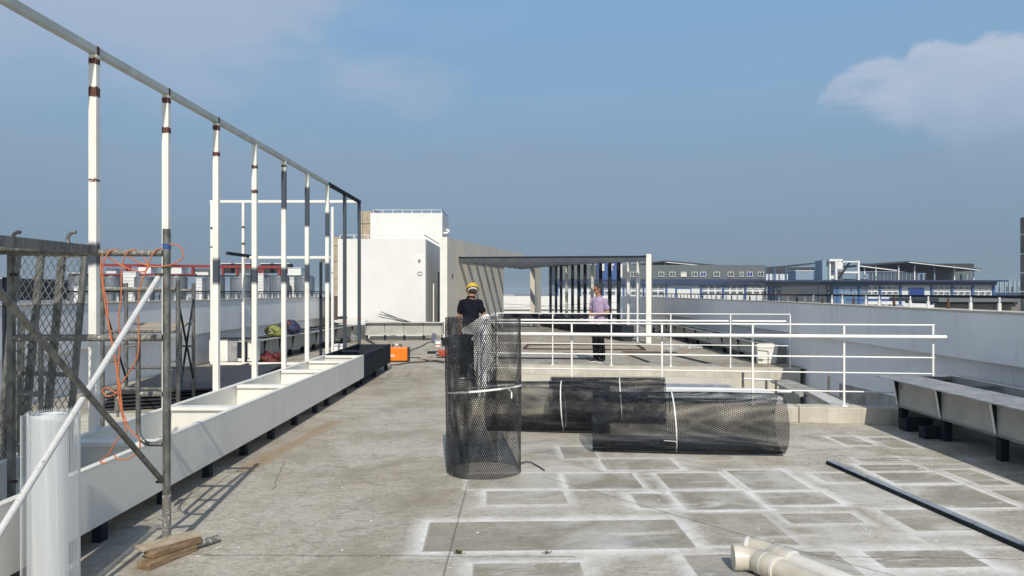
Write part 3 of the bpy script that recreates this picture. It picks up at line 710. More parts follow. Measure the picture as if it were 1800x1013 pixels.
for x, z in ((xr_ - .03, zz(846)), (xr_ - .035, zz(483)), (xl + .03, zz(845)), (xl + .03, zz(483))):
    MB().tube([(x - .025, Ys - .02, z), (x + .02, Ys - .02, z)], .008, 8).build('brace_pin', RUST, t_)
# cross braces in the X = xr_ plane towards the camera
xbz = xr_ - .045
t_ = empty('cross_brace', (xbz, Ys, .4), 'white-splashed diagonal scaffold brace slanting down past the white net roll', 'scaffold brace')
pA = Vector((xbz, Ys, zz(485))); k = (W(0, 930, 3.19 * xbz / -2.23) if False else Vector((xbz, 3.2 * xbz / -2.23, EYE - (930 - HY) * (3.2 * xbz / -2.23) / F)))
dv = (k - pA); pB = pA + dv * 1.35
MB().tube([pA, pB], .0165, 12).build('brace_tube', GALVW, t_, smooth=2)
t_ = empty('cross_brace', (xbz, Ys, .4), 'dull grey diagonal scaffold brace crossing under the white-splashed one', 'scaffold brace')
q0 = Vector((xbz + .02, Ys, zz(846))); k2 = Vector((xbz + .02, 3.2, EYE - (545 - HY) * 3.2 / F)); dv = k2 - q0; q1 = q0 + dv * 1.3
MB().tube([q0, q1], .0165, 12).build('brace_tube', GALV, t_, smooth=2)

# leaning expanded-metal walkway
def flat_mesh(P0, ex, ey, L, Wd, pu, pv, sw, name, mat, parent):
    """expanded metal in the plane (ex,ey); diamonds pu x pv"""
    P0 = np.array(P0); ex = np.array(ex); ey = np.array(ey); n = np.cross(ex, ey)
    seg = []
    nu = int(Wd / pu); nv = int(L / pv)
    for j in range(nv):
        for i in range(nu):
            u, v = i * pu, j * pv
            for a, b in (((0, .5), (.5, 1)), ((.5, 1), (1, .5)), ((0, .5), (.5, 0)), ((.5, 0), (1, .5))):
                seg.append(((u + a[0] * pu, v + a[1] * pv), (u + b[0] * pu, v + b[1] * pv)))
    m = MB()
    for a, b in seg:
        A_ = P0 + ex * a[0] + ey * a[1]; B_ = P0 + ex * b[0] + ey * b[1]
        m.bar(A_, B_, sw, .002, up=tuple(n))
    return tag(m.build(name, mat, parent), kind='stuff')
t_ = empty('walkway_plank', (-3.1, 5.0, .4), 'hooked expanded-metal scaffold plank leaning upright behind the front frame', 'scaffold plank')
Ya, Yb = 4.98, 4.85
tl = W(32, 440, Ya); tr2 = W(150, 444, Ya); bl = W(85, 830, Yb); br_ = W(200, 835, Yb)
ex = (tr2 - tl); Wd = ex.length; ex.normalize(); ey = (bl - tl); Lg = ey.length; ey.normalize()
nrm = ex.cross(ey).normalized(); ey = nrm.cross(ex).normalized() if abs(ex.dot(ey)) > .2 else ey
for f in (0, .345, .66, 1):
    p0 = tl + ex * Wd * f
    MB().bar(p0, p0 + ey * Lg, .034 if f in (0, 1) else .042, .028, up=tuple(nrm)).build('side_rail' if f in (0, 1) else 'stringer', GALV, t_)
MB().bar(tl + ey * .02, tl + ex * Wd + ey * .02, .03, .03, up=tuple(nrm)).build('end_rail', GALV, t_)
MB().bar(tl + ey * .82, tl + ex * Wd + ey * .82, .03, .02, up=tuple(nrm)).build('cross_rail', GALV, t_)
MB().bar(tl + ey * (Lg - .02), tl + ex * Wd + ey * (Lg - .02), .03, .03, up=tuple(nrm)).build('end_rail', GALV, t_)
flat_mesh(tl + nrm * -.018, ex, ey, Lg, Wd, .044, .075, .0045, 'expanded_mesh', GALV, t_)
for px in (36, 133):
    b0 = W(px, 436, Ya)
    pts = [b0 + Vector((0.002 + .045 * math.cos(a), -.02, .055 + .05 * math.sin(a))) for a in [R(x_) for x_ in (270, 235, 200, 165, 130, 100, 75)]]
    h = MB().tube([b0 + Vector((0, -.02, -.03)), pts[0] + Vector((-.02, 0, .0))] + pts[1:], .0125, 8); h.build('hook', GALV, t_, smooth=2)
# laid walkway plank overhead, seen from below
t_ = empty('walkway_plank', (-3.1, 3.5, 1.86), 'scaffold plank laid flat on top of the front frame, seen from underneath', 'scaffold plank')
px0 = W(176, 0, Ys).x; z0 = 1.825
MB().box(px0 - .035, px0, 1.2, Ys - .03, z0, z0 + .055).build('side_rail', GALV, t_)
MB().box(px0 - .62, px0 - .585, 1.2, Ys - .03, z0, z0 + .055).build('side_rail', GALV, t_)
MB().box(px0 - .583, px0 - .037, Ys - .075, Ys - .032, z0, z0 + .05).build('end_rail', GALV, t_)
slm = MB().box(px0 - .583, px0 - .037, 0, .049, z0 + .04, z0 + .046).mesh('slat', GALVW, (0, 0, 0))
for i in range(60):
    y = 1.3 + i * .055
    if y < Ys - .12: share('slat', slm, (0, y, 0), t_)

# timber under the scaffold foot
t_ = empty('timber_packing', (-2.15, 4.65, 0), 'three rough timber offcuts stacked under the scaffold foot', 'timber')
def plank(c, yaw, L, wd, h, z, mat, name='timber'):
    cc = Vector((c[0], c[1], z + h / 2)); dv = Vector((math.cos(yaw), math.sin(yaw), 0)) * L / 2
    return MB().bar(cc - dv, cc + dv, wd, h).build(name, mat, t_, bevel=.006)
b0 = G(300, 985); 
plank((-2.085, 4.42), R(68), .36, .10, .040, .001, WOOD)
plank((-2.075, 4.47), R(60), .33, .09, .036, .042, WOOD)
plank((-2.11, 4.48), R(52), .36, .10, .024, .079, WOODT)
tag(MB().tube([G(345, 958, .03), G(383, 946, .03)], .022, 12).build('pipe_offcut', GALVP, smooth=2), 'short splashed pipe offcut lying beside the timber blocks', 'pipe')

# rear scaffolds
def gate(label, xa, xb_, Y, h, grp='small scaffold frames further back on the left'):
    t_ = empty('scaffold', ((xa + xb_) / 2, Y, 0), label, 'scaffold', grp)
    for x in (xa, xb_): MB().tube([(x, Y, .02), (x, Y, h)], TR, 10).build('upright', GALV, t_, smooth=2)
    for z, r in ((h - .10, TR * .9), (h - .56, TR * .8), (.55, TR * .8)):
        MB().tube([(xa + TR, Y, z), (xb_ - TR, Y, z)], r, 10).build('cross_bar', GALVP if z > 1.2 else GALV, t_, smooth=2)
    for x in (xa + .17, xb_ - .17): MB().tube([(x, Y, h - .57), (x, Y, .3)], TR * .6, 8).build('inner_stay', GALV, t_, smooth=2)
    for z in (.85, .3):
        for a, b in ((xa, xa + .17), (xb_ - .17, xb_)): MB().tube([(a, Y, z), (b, Y, z)], TR * .6, 8).build('rung', GALV, t_, smooth=2)
gate('smaller galvanised scaffold frame close behind the leaning plank', W(180, 0, 8.0).x, W(313, 0, 8.0).x, 8.0, 1.73)
gate('galvanised scaffold frame furthest back on the left by the parapet', W(222, 0, 10.2).x, W(340, 0, 10.2).x, 10.2, 1.72)
t_ = empty('scaffold_brace', (-4, 9, .5), 'thin dark crossed braces joining the two rear scaffold frames', 'scaffold brace')
MB().tube([(W(313, 0, 8).x, 8.0, .4), (W(340, 0, 10.2).x, 10.2, 1.5)], .013, 8).build('brace_tube', DARKP, t_)
MB().tube([(W(313, 0, 8).x, 8.0, 1.5), (W(340, 0, 10.2).x, 10.2, .4)], .013, 8).build('brace_tube', DARKP, t_)
MB().tube([(W(180, 0, 8).x, 8.0, 1.5), (W(222, 0, 10.2).x, 10.2, .4)], .013, 8).build('brace_tube', DARKP, t_)
tag(MB().prism([(W(236, 0, 8.2).x, 8.2), (W(318, 0, 8.2).x, 8.2), (W(330, 0, 10).x, 10.0), (W(262, 0, 10).x, 10.0)], 1.16, 1.185).build('platform_board', WOODT), 'dark plywood board laid across the rear scaffold frames', 'board')
t_ = empty('scaffold_upright', (-3.35, 4.5, 0), 'two dark uprights with a U-shaped stay at the left edge of the picture', 'scaffold')
MB().tube([(W(8, 0, 5.1).x, 5.1, .0), (W(8, 0, 5.1).x, 5.1, 1.7)], .014, 8).build('upright', DARKP, t_)
MB().tube([(W(33, 0, 5.3).x, 5.3, .45), (W(38, 0, 5.3).x, 5.3, 1.45)], .024, 10).build('upright', GALV, t_)

# orange cord
Yr = Ys - .035
def cord(pts, r=.0042, Y=Yr): return MB().tube(spline([W(x, y, Y + (dy_ if len(p_) > 2 else 0)) for p_ in pts for x, y, dy_ in [(p_[0], p_[1], p_[2] if len(p_) > 2 else 0)]], 8), r, 7)
t_ = empty('orange_cord', W(205, 690, Yr), 'tangled orange cord hanging in loops from the scaffold top bar', 'cord')
cord([(183, 438, .03), (177, 465), (180, 500), (186, 545), (196, 600), (205, 650), (209, 700), (216, 735), (222, 755), (216, 765), (204, 775), (190, 800), (176, 812), (188, 815)]).build('strand', ROPE, t_, True)
cord([(205, 438, .03), (190, 445), (181, 470), (183, 510), (189, 530), (190, 560), (197, 600), (206, 650), (212, 690), (214, 720), (222, 740), (228, 755), (243, 770), (246, 785), (236, 800), (222, 808), (206, 806), (201, 800)]).build('strand', ROPE, t_, True)
cord([(238, 438, .03), (222, 446), (214, 475), (213, 520), (209, 560), (211, 600), (208, 660), (213, 700), (217, 745)]).build('strand', ROPE, t_, True)
cord([(284, 436, .03), (270, 444), (259, 470), (248, 500), (244, 520), (243, 560), (244, 610), (236, 640), (215, 672), (205, 690), (190, 697), (180, 688), (188, 682), (205, 692)]).build('strand', ROPE, t_, True)
cord([(190, 452, .03), (205, 462), (225, 472), (250, 478), (260, 470), (253, 452)]).build('strand', ROPE, t_, True)
cord([(225, 450, .03), (245, 462), (270, 469), (300, 466), (320, 455), (321, 440), (310, 431), (298, 430)], Y=Yr + .0).build('strand', ROPE, t_, True)
(MB().tube([W(207, 690, Yr + .04), W(207, 715, Yr + .04)], [.022, .016], 10).tube([W(207, 715, Yr + .04), W(207, 722, Yr + .04)], .02, 10).tube([W(207, 722, Yr + .04), W(207, 733, Yr + .04)], .008, 8).build('cord_socket', GALVP, t_))

# white fibreglass net roll
t_ = empty('net_roll', (-2.42, 3.80, 0), 'white fibreglass mesh roll standing on end in the left foreground', 'mesh roll')
cx, cy, rr_, hh = W(95, 0, 3.84).x, 3.84, .114, .975
sp = [(cx - .022 + (.040 + .050 * k / 180) * (1 + .03 * math.sin(k * .33)) * math.cos(k * .21), cy + (.040 + .050 * k / 180) * (1 + .03 * math.sin(k * .33)) * math.sin(k * .21)) for k in range(181)]
m = MB(); n_ = len(sp); m.add([(x, y, 0) for x, y in sp] + [(x, y, hh - .012 + .003 * math.sin(i * .35)) for i, (x, y) in enumerate(sp)], [(i, i + 1, n_ + i + 1, n_ + i) for i in range(n_ - 1)])
m.build('wound_layers', FIBC, t_, True)
m = MB(); NV = 84
def netpt(f):
    a = R(200) + f * 2 * math.pi * 1.12; r_ = rr_ + .008 * f + (.045 * max(0, f - .93) / .07)
    return cx + r_ * math.cos(a), cy + r_ * math.sin(a)
for i in range(NV + 1):
    x, y = netpt(i / NV); m.bar((x, y, 0), (x, y, hh + random.uniform(-.002, .010)), .0013, .0013)
for j in range(104):
    z = .004 + j * hh / 104
    pr = [netpt(i / 52) for i in range(53)]
    for i in range(52): m.bar((pr[i][0], pr[i][1], z), (pr[i + 1][0], pr[i + 1][1], z), .0013, .0014)
tag(m.build('outer_net', FIB, t_), kind='stuff')

# ================================================================== EXPANDED METAL ROLLS
def expanded_roll(L, r0, turns, gap, pc, pl, sw, st, tilt, mat, parent, M, name='expanded_sheet', squash=1.0):
    """rolled expanded metal sheet along local Z; M places it"""
    arc = 2 * math.pi * r0 * turns; Ns = int(arc / pc); Nl = int(L / pl)
    i, j = np.meshgrid(np.arange(Ns), np.arange(Nl), indexing='ij'); i = i.ravel() * pc; j = j.ravel() * pl
    a, b = [], []
    for (u0, v0), (u1, v1) in (((0, .5), (.5, 1)), ((.5, 1), (1, .5)), ((0, .5), (.5, 0)), ((.5, 0), (1, .5))):
        a.append(np.stack([i + u0 * pc, j + v0 * pl], 1)); b.append(np.stack([i + u1 * pc, j + v1 * pl], 1))
    a = np.concatenate(a); b = np.concatenate(b)
    def P(s_):
        th = s_[:, 0] / r0; r_ = r0 + gap * th / (2 * math.pi) * (1 + .5 * np.sin(s_[:, 1] * 1.7)) + .005 * np.sin(th * 3 + s_[:, 1] * 2.0) + .003 * np.sin(th * 7 + s_[:, 1] * 5)
        return np.stack([r_ * np.cos(th) * squash, r_ * np.sin(th), s_[:, 1]], 1), np.stack([np.cos(th), np.sin(th), 0 * th], 1)
    A_, na = P(a); B_, nb = P(b); n = (na + nb); n /= np.linalg.norm(n, axis=1)[:, None]
    d_ = B_ - A_; d_ /= np.linalg.norm(d_, axis=1)[:, None]; w_ = np.cross(d_, n); ct, st_ = math.cos(tilt), math.sin(tilt)
    # every strand is twisted out of the sheet the same way
    sg = np.sign(d_[:, 0] * -na[:, 1] + d_[:, 1] * na[:, 0])[:, None]
    w2 = w_ * ct + n * st_ * sg; n2 = np.cross(w2, d_)
    w2 = w2 * sw / 2; n2 = n2 * st / 2
    V = np.stack([A_ + w2, A_ - w2, A_ + n2 * 1.6, B_ + w2, B_ - w2, B_ + n2 * 1.6], 1).reshape(-1, 3)
    Mn = np.array(M.to_3x3()); V = V @ Mn.T
    nS = len(a); base = (np.arange(nS) * 6)[:, None]
    q = np.array([[0, 1, 4, 3], [1, 2, 5, 4], [2, 0, 3, 5]]); Fq = (base[:, :, None] + q[None]).reshape(-1)
    me = bpy.data.meshes.new(name); me.vertices.add(len(V)); me.vertices.foreach_set('co', V.astype(np.float32).ravel())
    nf = nS * 3; me.loops.add(nf * 4); me.loops.foreach_set('vertex_index', Fq.astype(np.int32)); me.polygons.add(nf)
    me.polygons.foreach_set('loop_start', np.arange(nf, dtype=np.int32) * 4); me.polygons.foreach_set('loop_total', np.full(nf, 4, dtype=np.int32))
    me.update(calc_edges=True); me.materials.append(mat)
    o = bpy.data.objects.new(name, me); C.objects.link(o); o.parent = parent; o.location = M.translation - WL[parent.name]
    WL[o.name] = M.translation.copy(); return tag(o, kind='stuff')
def strap_ring(c, axis, r, parent, wd=.012, tail=True, wob=.0):
    ax = Vector(axis).normalized(); a = Vector((0, 0, 1)) if abs(ax.z) < .9 else Vector((1, 0, 0)); u = ax.cross(a).normalized(); v = ax.cross(u)
    m = MB(); n_ = 48; pts = []
    for k in range(n_ + 1):
        th = 2 * math.pi * k / n_; pts.append(Vector(c) + (u * math.cos(th) + v * math.sin(th)) * r + ax * wob * math.sin(th))
    for k in range(n_):
        mid = (pts[k] + pts[k + 1]) / 2 - Vector(c)
        m.bar(pts[k], pts[k + 1], wd, .002, up=tuple(mid.normalized()))
    o = m.build('strap', STRAP, parent); return pts
# standing roll
cyl = Vector((-.292, 6.60, 0))
t_ = empty('mesh_roll', cyl, 'black expanded-metal roll standing upright in the middle of the deck', 'mesh roll', 'rolls of black expanded metal')
expanded_roll(1.40, .312, 1.5, .016, .0175, .038, .0039, .0016, R(28), DARKM, t_, Matrix.Translation(cyl + Vector((0, 0, .004))) @ Matrix.Rotation(R(70), 4, 'Z'))
# tilted strap
m = MB(); pts = []
for k in range(61):
    th = 2 * math.pi * k / 60; pts.append(cyl + Vector((.332 * math.cos(th), .332 * math.sin(th), .735 + .035 * math.cos(th + .35) - .012 * math.sin(th) )))
for k in range(60):
    mid = pts[k] + pts[k + 1]; mid = Vector((mid.x / 2 - cyl.x, mid.y / 2 - cyl.y, 0)).normalized(); m.bar(pts[k], pts[k + 1], .017, .002, up=tuple(mid))
m.build('strap', STRAP, t_)
ks = cyl + Vector((.245, -.24, .735))
MB().bar(ks + Vector((-.05, -.01, .055)), ks + Vector((.0, 0, .0)), .012, .004).bar(ks, ks + Vector((0, -.012, -.05)), .010, .004).build('strap_end', STRAP, t_)
# lying rolls
def lying(label, cl, cr, r, turns, sfrac, L=None, lab2=None, pc=.0175, second=None):
    cl = Vector(cl); cr = Vector(cr); ax = (cr - cl); L = ax.length; ax.normalize()
    t_ = empty('mesh_roll', (cl + cr) / 2 - Vector((0, 0, r)), label, 'mesh roll', 'rolls of black expanded metal')
    rot = Vector((0, 0, 1)).rotation_difference(ax).to_matrix().to_4x4()
    expanded_roll(L, r - .012, turns, .012, pc, .038, .0040, .0015, R(28), DARKM, t_, Matrix.Translation(cl) @ rot @ Matrix.Rotation(R(200), 4, 'Z'))
    pts = strap_ring(cl + ax * L * sfrac, ax, r + .012, t_, .011, wob=.02)
    return t_, pts, ax
Yf = 7.42
lf = Vector(((1043 - VX) / F * 7.42, 7.50, .298)); rf = Vector(((1372 - VX) / F * 7.36, 7.30, .298))
t1, pts, ax = lying('nearest black mesh roll lying on its side on the chalked deck', lf, rf, .292, 1.5, .43)
fr = [p for p in pts if p.y < 7.25 and .12 < p.z < .3]
kp_ = W(1187, 776, 7.12); MB().bar(kp_, kp_ + Vector((-.11, -.004, .008)), .009, .004).bar(kp_, kp_ + Vector((.015, -.005, -.02)), .008, .004).build('strap_end', STRAP, t1)
lf = Vector(((858 - VX) / F * 8.5, 8.62, .285)); rf = Vector(((1072 - VX) / F * 8.45, 8.42, .285))
lying('black mesh roll lying half hidden behind the upright roll', lf, rf, .280, 1.6, .62)
lf = Vector(((968 - VX) / F * 9.15, 9.22, .268)); rf = Vector(((1169 - VX) / F * 9.05, 9.02, .268))
lying('small black mesh roll at the back against the kerb', lf, rf, .262, 1.9, .62)
MB()
# small cable by the standing roll
tag(MB().tube(spline([G(912, 815, .01), G(928, 812, .02), G(943, 818, .01), G(957, 827, .008)], 6), .006, 6).build('cable_end', BLACK, None, True), 'short black cable end lying at the foot of the upright roll', 'cable')

# ================================================================== RAILINGS
def rail_line(label, P, Q, zbase, posts, bars, postr, ztop, leftend=False):
    """P,Q 2D ends; bars: (z, r)"""
    P = Vector(P); Q = Vector(Q); d_ = (Q - P).normalized()
    t_ = empty('white_railing', (P.x, P.y, zbase), label, 'railing')
    for s_ in posts:
        p = P + d_ * s_
        MB().box(p.x - postr, p.x + postr, p.y - postr, p.y + postr, zbase, ztop - .012).build('post', WHITEP, t_)
        MB().box(p.x - postr * 3, p.x + postr * 3, p.y - postr * 3, p.y + postr * 3, zbase - .001, zbase + .012).build('base_plate', WHITEP, t_)
    for z, r, off, s0, s1, nm in bars:
        n = Vector((d_.y, -d_.x)) * off; a = P + d_ * s0 + n; b = P + d_ * s1 + n
        MB().tube([(a.x, a.y, z), (b.x, b.y, z)], r, 10).build(nm, WHITEP, t_, smooth=2)
    return t_, P, d_
# near railing on kerb: P at px 850 Y 9.66
Pn = Vector((-.43, 9.66)); Qn = Vector((5.10, 8.94)); dn = (Qn - Pn).normalized()
def s_at(P, d_, px):
    k = (px - VX) / F; return (k * P.y - P.x) / (d_.x - k * d_.y)
sp_ = [s_at(Pn, dn, x) for x in (1005, 1163.5, 1323, 1483.5)]; sE = s_at(Pn, dn, 1643)
ra, P_, d_ = rail_line('nearer white steel railing along the kerb of the light well', Pn, Qn, .196, [0.02] + sp_ + [sE - .02], [
    (1.195, .0105, 0, 0, sE, 'top_rail'), (.80, .0105, 0, 0, sE, 'rail_bar'), (.606, .009, 0, 0, sE, 'rail_bar'), (.375, .009, 0, 0, sE, 'rail_bar'),
    (1.055, .024, .075, 0, sE + .1, 'handrail')], .0105, 1.195)
for s_ in sp_ + [sE - .02]:
    a = Pn + dn * s_; n = Vector((dn.y, -dn.x)); b = a + n * .055
    MB().bar((a.x, a.y, 1.03), (b.x, b.y, 1.03), .012, .02).build('bracket', WHITEP, ra)
a = Pn + dn * (sE - .02); MB().bar((a.x, a.y, .56), (a.x + .28, a.y + .06, .56), .03, .03).build('wall_bracket', WHITEP, ra)
# far railing
Pf = Vector((-.46, 16.25)); Qf = Vector((5.66, 15.35)); df = (Qf - Pf).normalized()
sp_ = [s_at(Pf, df, x) for x in (971.5, 1074.6, 1179, 1284)]; sE = s_at(Pf, df, 1389)
ra, P_, d_ = rail_line('farther white steel railing on the far edge of the light well', Pf, Qf, .01, [0.02] + sp_ + [sE], [
    (1.13, .011, 0, 0, sE, 'top_rail'), (.475, .010, 0, 0, sE, 'rail_bar'), (.67, .010, 0, 0, sE, 'rail_bar'),
    (.985, .022, .075, 0, sp_[3] - .05, 'handrail'), (.985, .022, .075, sp_[3] + .02, sE - .1, 'handrail')], .011, 1.13)
# side railing and stair panel at left of well
t_ = empty('side_railing', (-.5, 12.8, 0), 'white side railing running back along the left edge of the light well', 'railing')
for y in (9.75, 11.4, 13.0, 14.6, 16.1):
    MB().box(-.513, -.487, y - .013, y + .013, .001, 1.12).build('post', WHITEP, t_)
for z, r in ((1.13, .013), (.78, .011), (.47, .011), (.2, .011)):
    MB().tube([(-.5, 9.7, z + .03), (-.5, 16.2, z)], r, 8).build('rail_bar', WHITEP, t_)
MB().tube([(-.575, 9.7, .98), (-.575, 16.2, .98)], .026, 8).build('handrail', WHITEP, t_)
MB().tube([(-.5, 14.0, 1.12), (-1.02, 13.9, .82), (-1.02, 13.9, .66)], .02, 8).build('sloping_arm', WHITEP, t_)
# white stair-side sheet (polygon standing at Y 12.2)
poly = [(858, 552), (848, 555), (812, 578), (812, 587), (833, 588), (833, 640), (836, 676), (856, 680), (853, 660), (864, 636), (863, 560)]
a = [W(x, y, 12.25) for x, y in poly]; b = [p + Vector((0, .03, 0)) for p in a]
tag(MB().hexa(a, b).build('bent_white_sheet', WHITEP), 'bent white sheet-metal panel seen through the upright mesh roll', 'metal panel')
# dark box behind the standing roll
t_ = empty('planter_box', (-1.28, 16.4, 0), 'short dark grey steel box standing behind the upright mesh roll', 'planter')
MB().box(-1.50, -1.0, 16.2, 16.9, .04, .60).build('box_shell', DARKP, t_, bevel=.006)
MB().box(-1.46, -1.04, 16.24, 16.86, .601, .62).build('rim', BLACK, t_)

# ================================================================== IN THE WELL
t_ = empty('well_scaffold', (3.8, 12.5, -1.1), 'dark scaffold rising out of the light well in front of the far wall', 'scaffold')
def wz(py, Y): return EYE - (py - HY) * Y / F
for px, y0_ in ((1306, 655), (1347, 668), (1364, 668)):
    p = W(px, y0_, 13.2); MB().tube([(p.x, 13.2, -1.09), (p.x, 13.2, p.z)], .022, 8).build('upright', GALV, t_)
p = W(1306, 666, 13.2); q = W(1356, 668, 13.2); MB().tube([p, q], .02, 8).build('cross_bar', GALVW, t_)
p = W(1310, 678, 13.2); q = W(1322, 703, 13.2); MB().tube([p, q], .014, 8).build('stay', GALVW, t_)
p = W(1366, 688, 12.6); q = W(1416, 690, 12.6); MB().tube([p, q], .026, 8).build('cross_bar', GALVW, t_)
t_ = empty('walkway_plank', (4.3, 12, -.3), 'weathered scaffold plank sloping across the right end of the light well', 'scaffold plank')
A1, A2, A3, A4 = W(1354, 668, 14.6), W(1386, 667, 14.9), W(1450, 690, 12.3), W(1405, 694, 12.0)
MB().hexa([A1 - Vector((0, 0, .04)), A2 - Vector((0, 0, .04)), A3 - Vector((0, 0, .04)), A4 - Vector((0, 0, .04))][::-1], [A1, A2, A3, A4][::-1]).build('plank_sheet', DIRTYC, t_)
t_ = empty('slotted_plank', (4.5, 11, -.2), 'slotted galvanised plank between the weathered plank and the kerb', 'scaffold plank')
B1, B2, B3, B4 = W(1415, 690, 12.2), W(1446, 688, 12.4), W(1500, 712, 10.2), W(1462, 716, 10.0)
for i in range(13):
    f = i / 12; a = B1.lerp(B4, f); b = B2.lerp(B3, f); MB().bar(a, b, .07, .012).build('slat', GALVW, t_)
MB().bar(B1, B4, .04, .05).build('side_rail', GALV, t_); MB().bar(B2, B3, .04, .05).build('side_rail', GALV, t_)
tag(MB().box(*(lambda p: (p.x - .02, p.x + .02, p.y - .01, p.y + .01, p.z - .12, p.z + .12))(W(1457, 674, 12))).build('ledge_stub', GALV), 'small grey steel stub standing on the ledge in the light well', 'steel stub')
t_ = empty('board_pile', (2.0, 11.3, -1), 'white and pale grey boards piled in the light well behind the mesh rolls', 'boards')
for i, (px0_, px1_, y0_, y1_, Yd, mt) in enumerate(((1168, 1362, 690, 706, 11.0, CLEANW), (1172, 1296, 684, 690, 11.6, STEELD), (1170, 1300, 682, 685, 12.2, PVC), (1100, 1360, 695, 712, 10.7, CLEANW))):
    a = W(px0_, y0_, Yd); b = W(px1_, y1_, Yd)
    MB().hexa([(a.x, Yd - .3, b.z - .02), (b.x, Yd - .34, b.z - .04), (b.x, Yd + .5, b.z - .02), (a.x, Yd + .5, b.z)], [(a.x, Yd - .3, a.z), (b.x, Yd - .34, a.z - .03), (b.x, Yd + .5, a.z), (a.x, Yd + .5, a.z + .02)]).build('board', mt, t_)
MB().box(.5, 4.3, 10.2, 12.4, -1.09, -.75).build('board', CLEANW, t_)

# ================================================================== FLOOR ITEMS
# steel channel
t_ = empty('steel_channel', (3.0, 5.6, 0), 'long dark steel channel lying across the chalk outlines on the right', 'steel channel')
p = G(1458, 813, .018); q = G(1800, 962, .018); q = q + (q - p).normalized() * 1.4; dv = (q - p).normalized(); n = Vector((-dv.y, dv.x, 0))
CHAN = pm('blue_grey_lit_web', (.22, .25, .28), (.28, .31, .34), .45, scale=6, c3=(.04, .05, .06), t3=(.55, .7), s3=5)
MB().bar(p + Vector((0, 0, .0185)), q + Vector((0, 0, .0185)), .062, .005).build('web', CHAN, t_)  # lit top put into the web's lighter colour; flanges kept dark
for sgn in (1, -1):
    o_ = n * .029 * sgn; MB().bar(p + o_ - Vector((0, 0, .0)), q + o_ - Vector((0, 0, .0)), .006, .032).build('side_flange', DARKP, t_)
# pvc pipes
def pvc(label, p, q, r, mt, joint=True):
    t_ = empty('plastic_pipe', (p.x, p.y, 0), label, 'pipe')
    d_ = (q - p).normalized()
    MB().tube([p + d_ * .12, q], r, 28).build('pipe_body', mt, t_, smooth=2)
    if joint:
        MB().tube([p, p + d_ * .005, p + d_ * .13, p + d_ * .14], [r * 1.08, r * 1.12, r * 1.12, r * 1.06], 28).build('socket', PVC, t_, smooth=2)
        MB().tube([p + d_ * .128, p + d_ * .146], r * 1.17, 28).build('socket_ring', PVCW, t_, smooth=2)
        MB().tube([p + d_ * .052, p + d_ * .058], r * 1.14, 28).build('socket_ring', PVCW, t_, smooth=2)
    return t_, d_
rp = .061
p1 = G(1334, 987, rp * 1.15); q1 = p1 + Vector((.48, -.88, 0)).normalized() * 2.2
ta, d1 = pvc('cream plastic pipe in front with an elbow cap turned to the left', p1, q1, rp, PVC)
# elbow to left
e0 = p1; 
el = [e0 + d1 * .02, e0 - d1 * .03, e0 - d1 * .05 + Vector((-.02, .0, 0)), e0 - d1 * .06 + Vector((-.055, .004, 0))]
MB().tube(el, [rp * 1.02, rp * 1.04, rp * 1.08, rp * 1.12], 28).build('elbow', PVC, ta, smooth=2)
MB().tube([el[-1], el[-1] + Vector((-.045, .004, 0))], rp * 1.2, 28).build('elbow_mouth', PVC, ta, smooth=2)
off = Vector((.88, .48, 0)).normalized() * rp * 2.3
p2 = p1 + off - d1 * .03; q2 = p2 + d1 * 2.2
tb, _ = pvc('whiter plastic pipe lying behind the first with an open grimy elbow', p2, q2, rp, PVCW)
el = [p2 + d1 * .02, p2 - d1 * .04, p2 - d1 * .075 + Vector((-.02, .012, .0)), p2 - d1 * .09 + Vector((-.05, .03, .0))]
MB().tube(el, [rp * 1.02, rp * 1.04, rp * 1.08, rp * 1.1], 28, False).build('elbow', PVC, tb, smooth=2)
MB().tube([el[-1], el[-1] + Vector((-.02, .012, 0))], rp * 1.16, 28, False).build('elbow_mouth', PVCW, tb, smooth=2)
MB().tube([el[-1] + Vector((-.004, .002, 0)), el[-1] + Vector((-.0, .0, 0))], rp * 1.0, 28).build('elbow_inside', BLACK, tb, smooth=2)
# weeds in the crack
wd_ = MB()
for px, n_ in ((806, 46), (960, 14)):
    for i in range(n_):
        b = G(px + random.gauss(0, 4), 974 + random.uniform(-1, 1)); a_ = random.uniform(0, 6.28); l_ = random.uniform(.008, .022)
        tipp = b + Vector((math.cos(a_) * l_, math.sin(a_) * l_, random.uniform(.008, .025))); s_ = Vector((-math.sin(a_), math.cos(a_), 0)) * .004
        mid = b.lerp(tipp, .6) + Vector((0, 0, .005)); wd_.add([b, mid + s_, tipp, mid - s_], [(0, 1, 2, 3)])
tag(wd_.build('weeds', pm('weed_green', (.05, .07, .02), (.09, .10, .03), .8, scale=20)), 'tiny weeds in the floor crack', 'weeds', kind='stuff')
# debris flakes
fl = MB()
for i in range(150):
    if i < 60: b = G(random.uniform(1400, 1660), random.uniform(800, 830))
    elif i < 100: b = G(random.uniform(330, 470), random.uniform(780, 990))
    else: b = G(random.uniform(560, 1780), random.uniform(760, 1005))
    if b.x < -2.5: continue
    r_ = random.uniform(.003, .010); a_ = random.uniform(0, 6); vs = [b + Vector((math.cos(a_ + k_ * 1.3) * r_ * random.uniform(.6, 1.6), math.sin(a_ + k_ * 1.3) * r_, .001)) for k_ in range(4)]
    fl.hexa(vs, [v + Vector((0, 0, .003)) for v in vs])
tag(fl.build('plaster_crumbs', CLEANW), 'white plaster crumbs scattered over the deck', 'crumbs', kind='stuff')

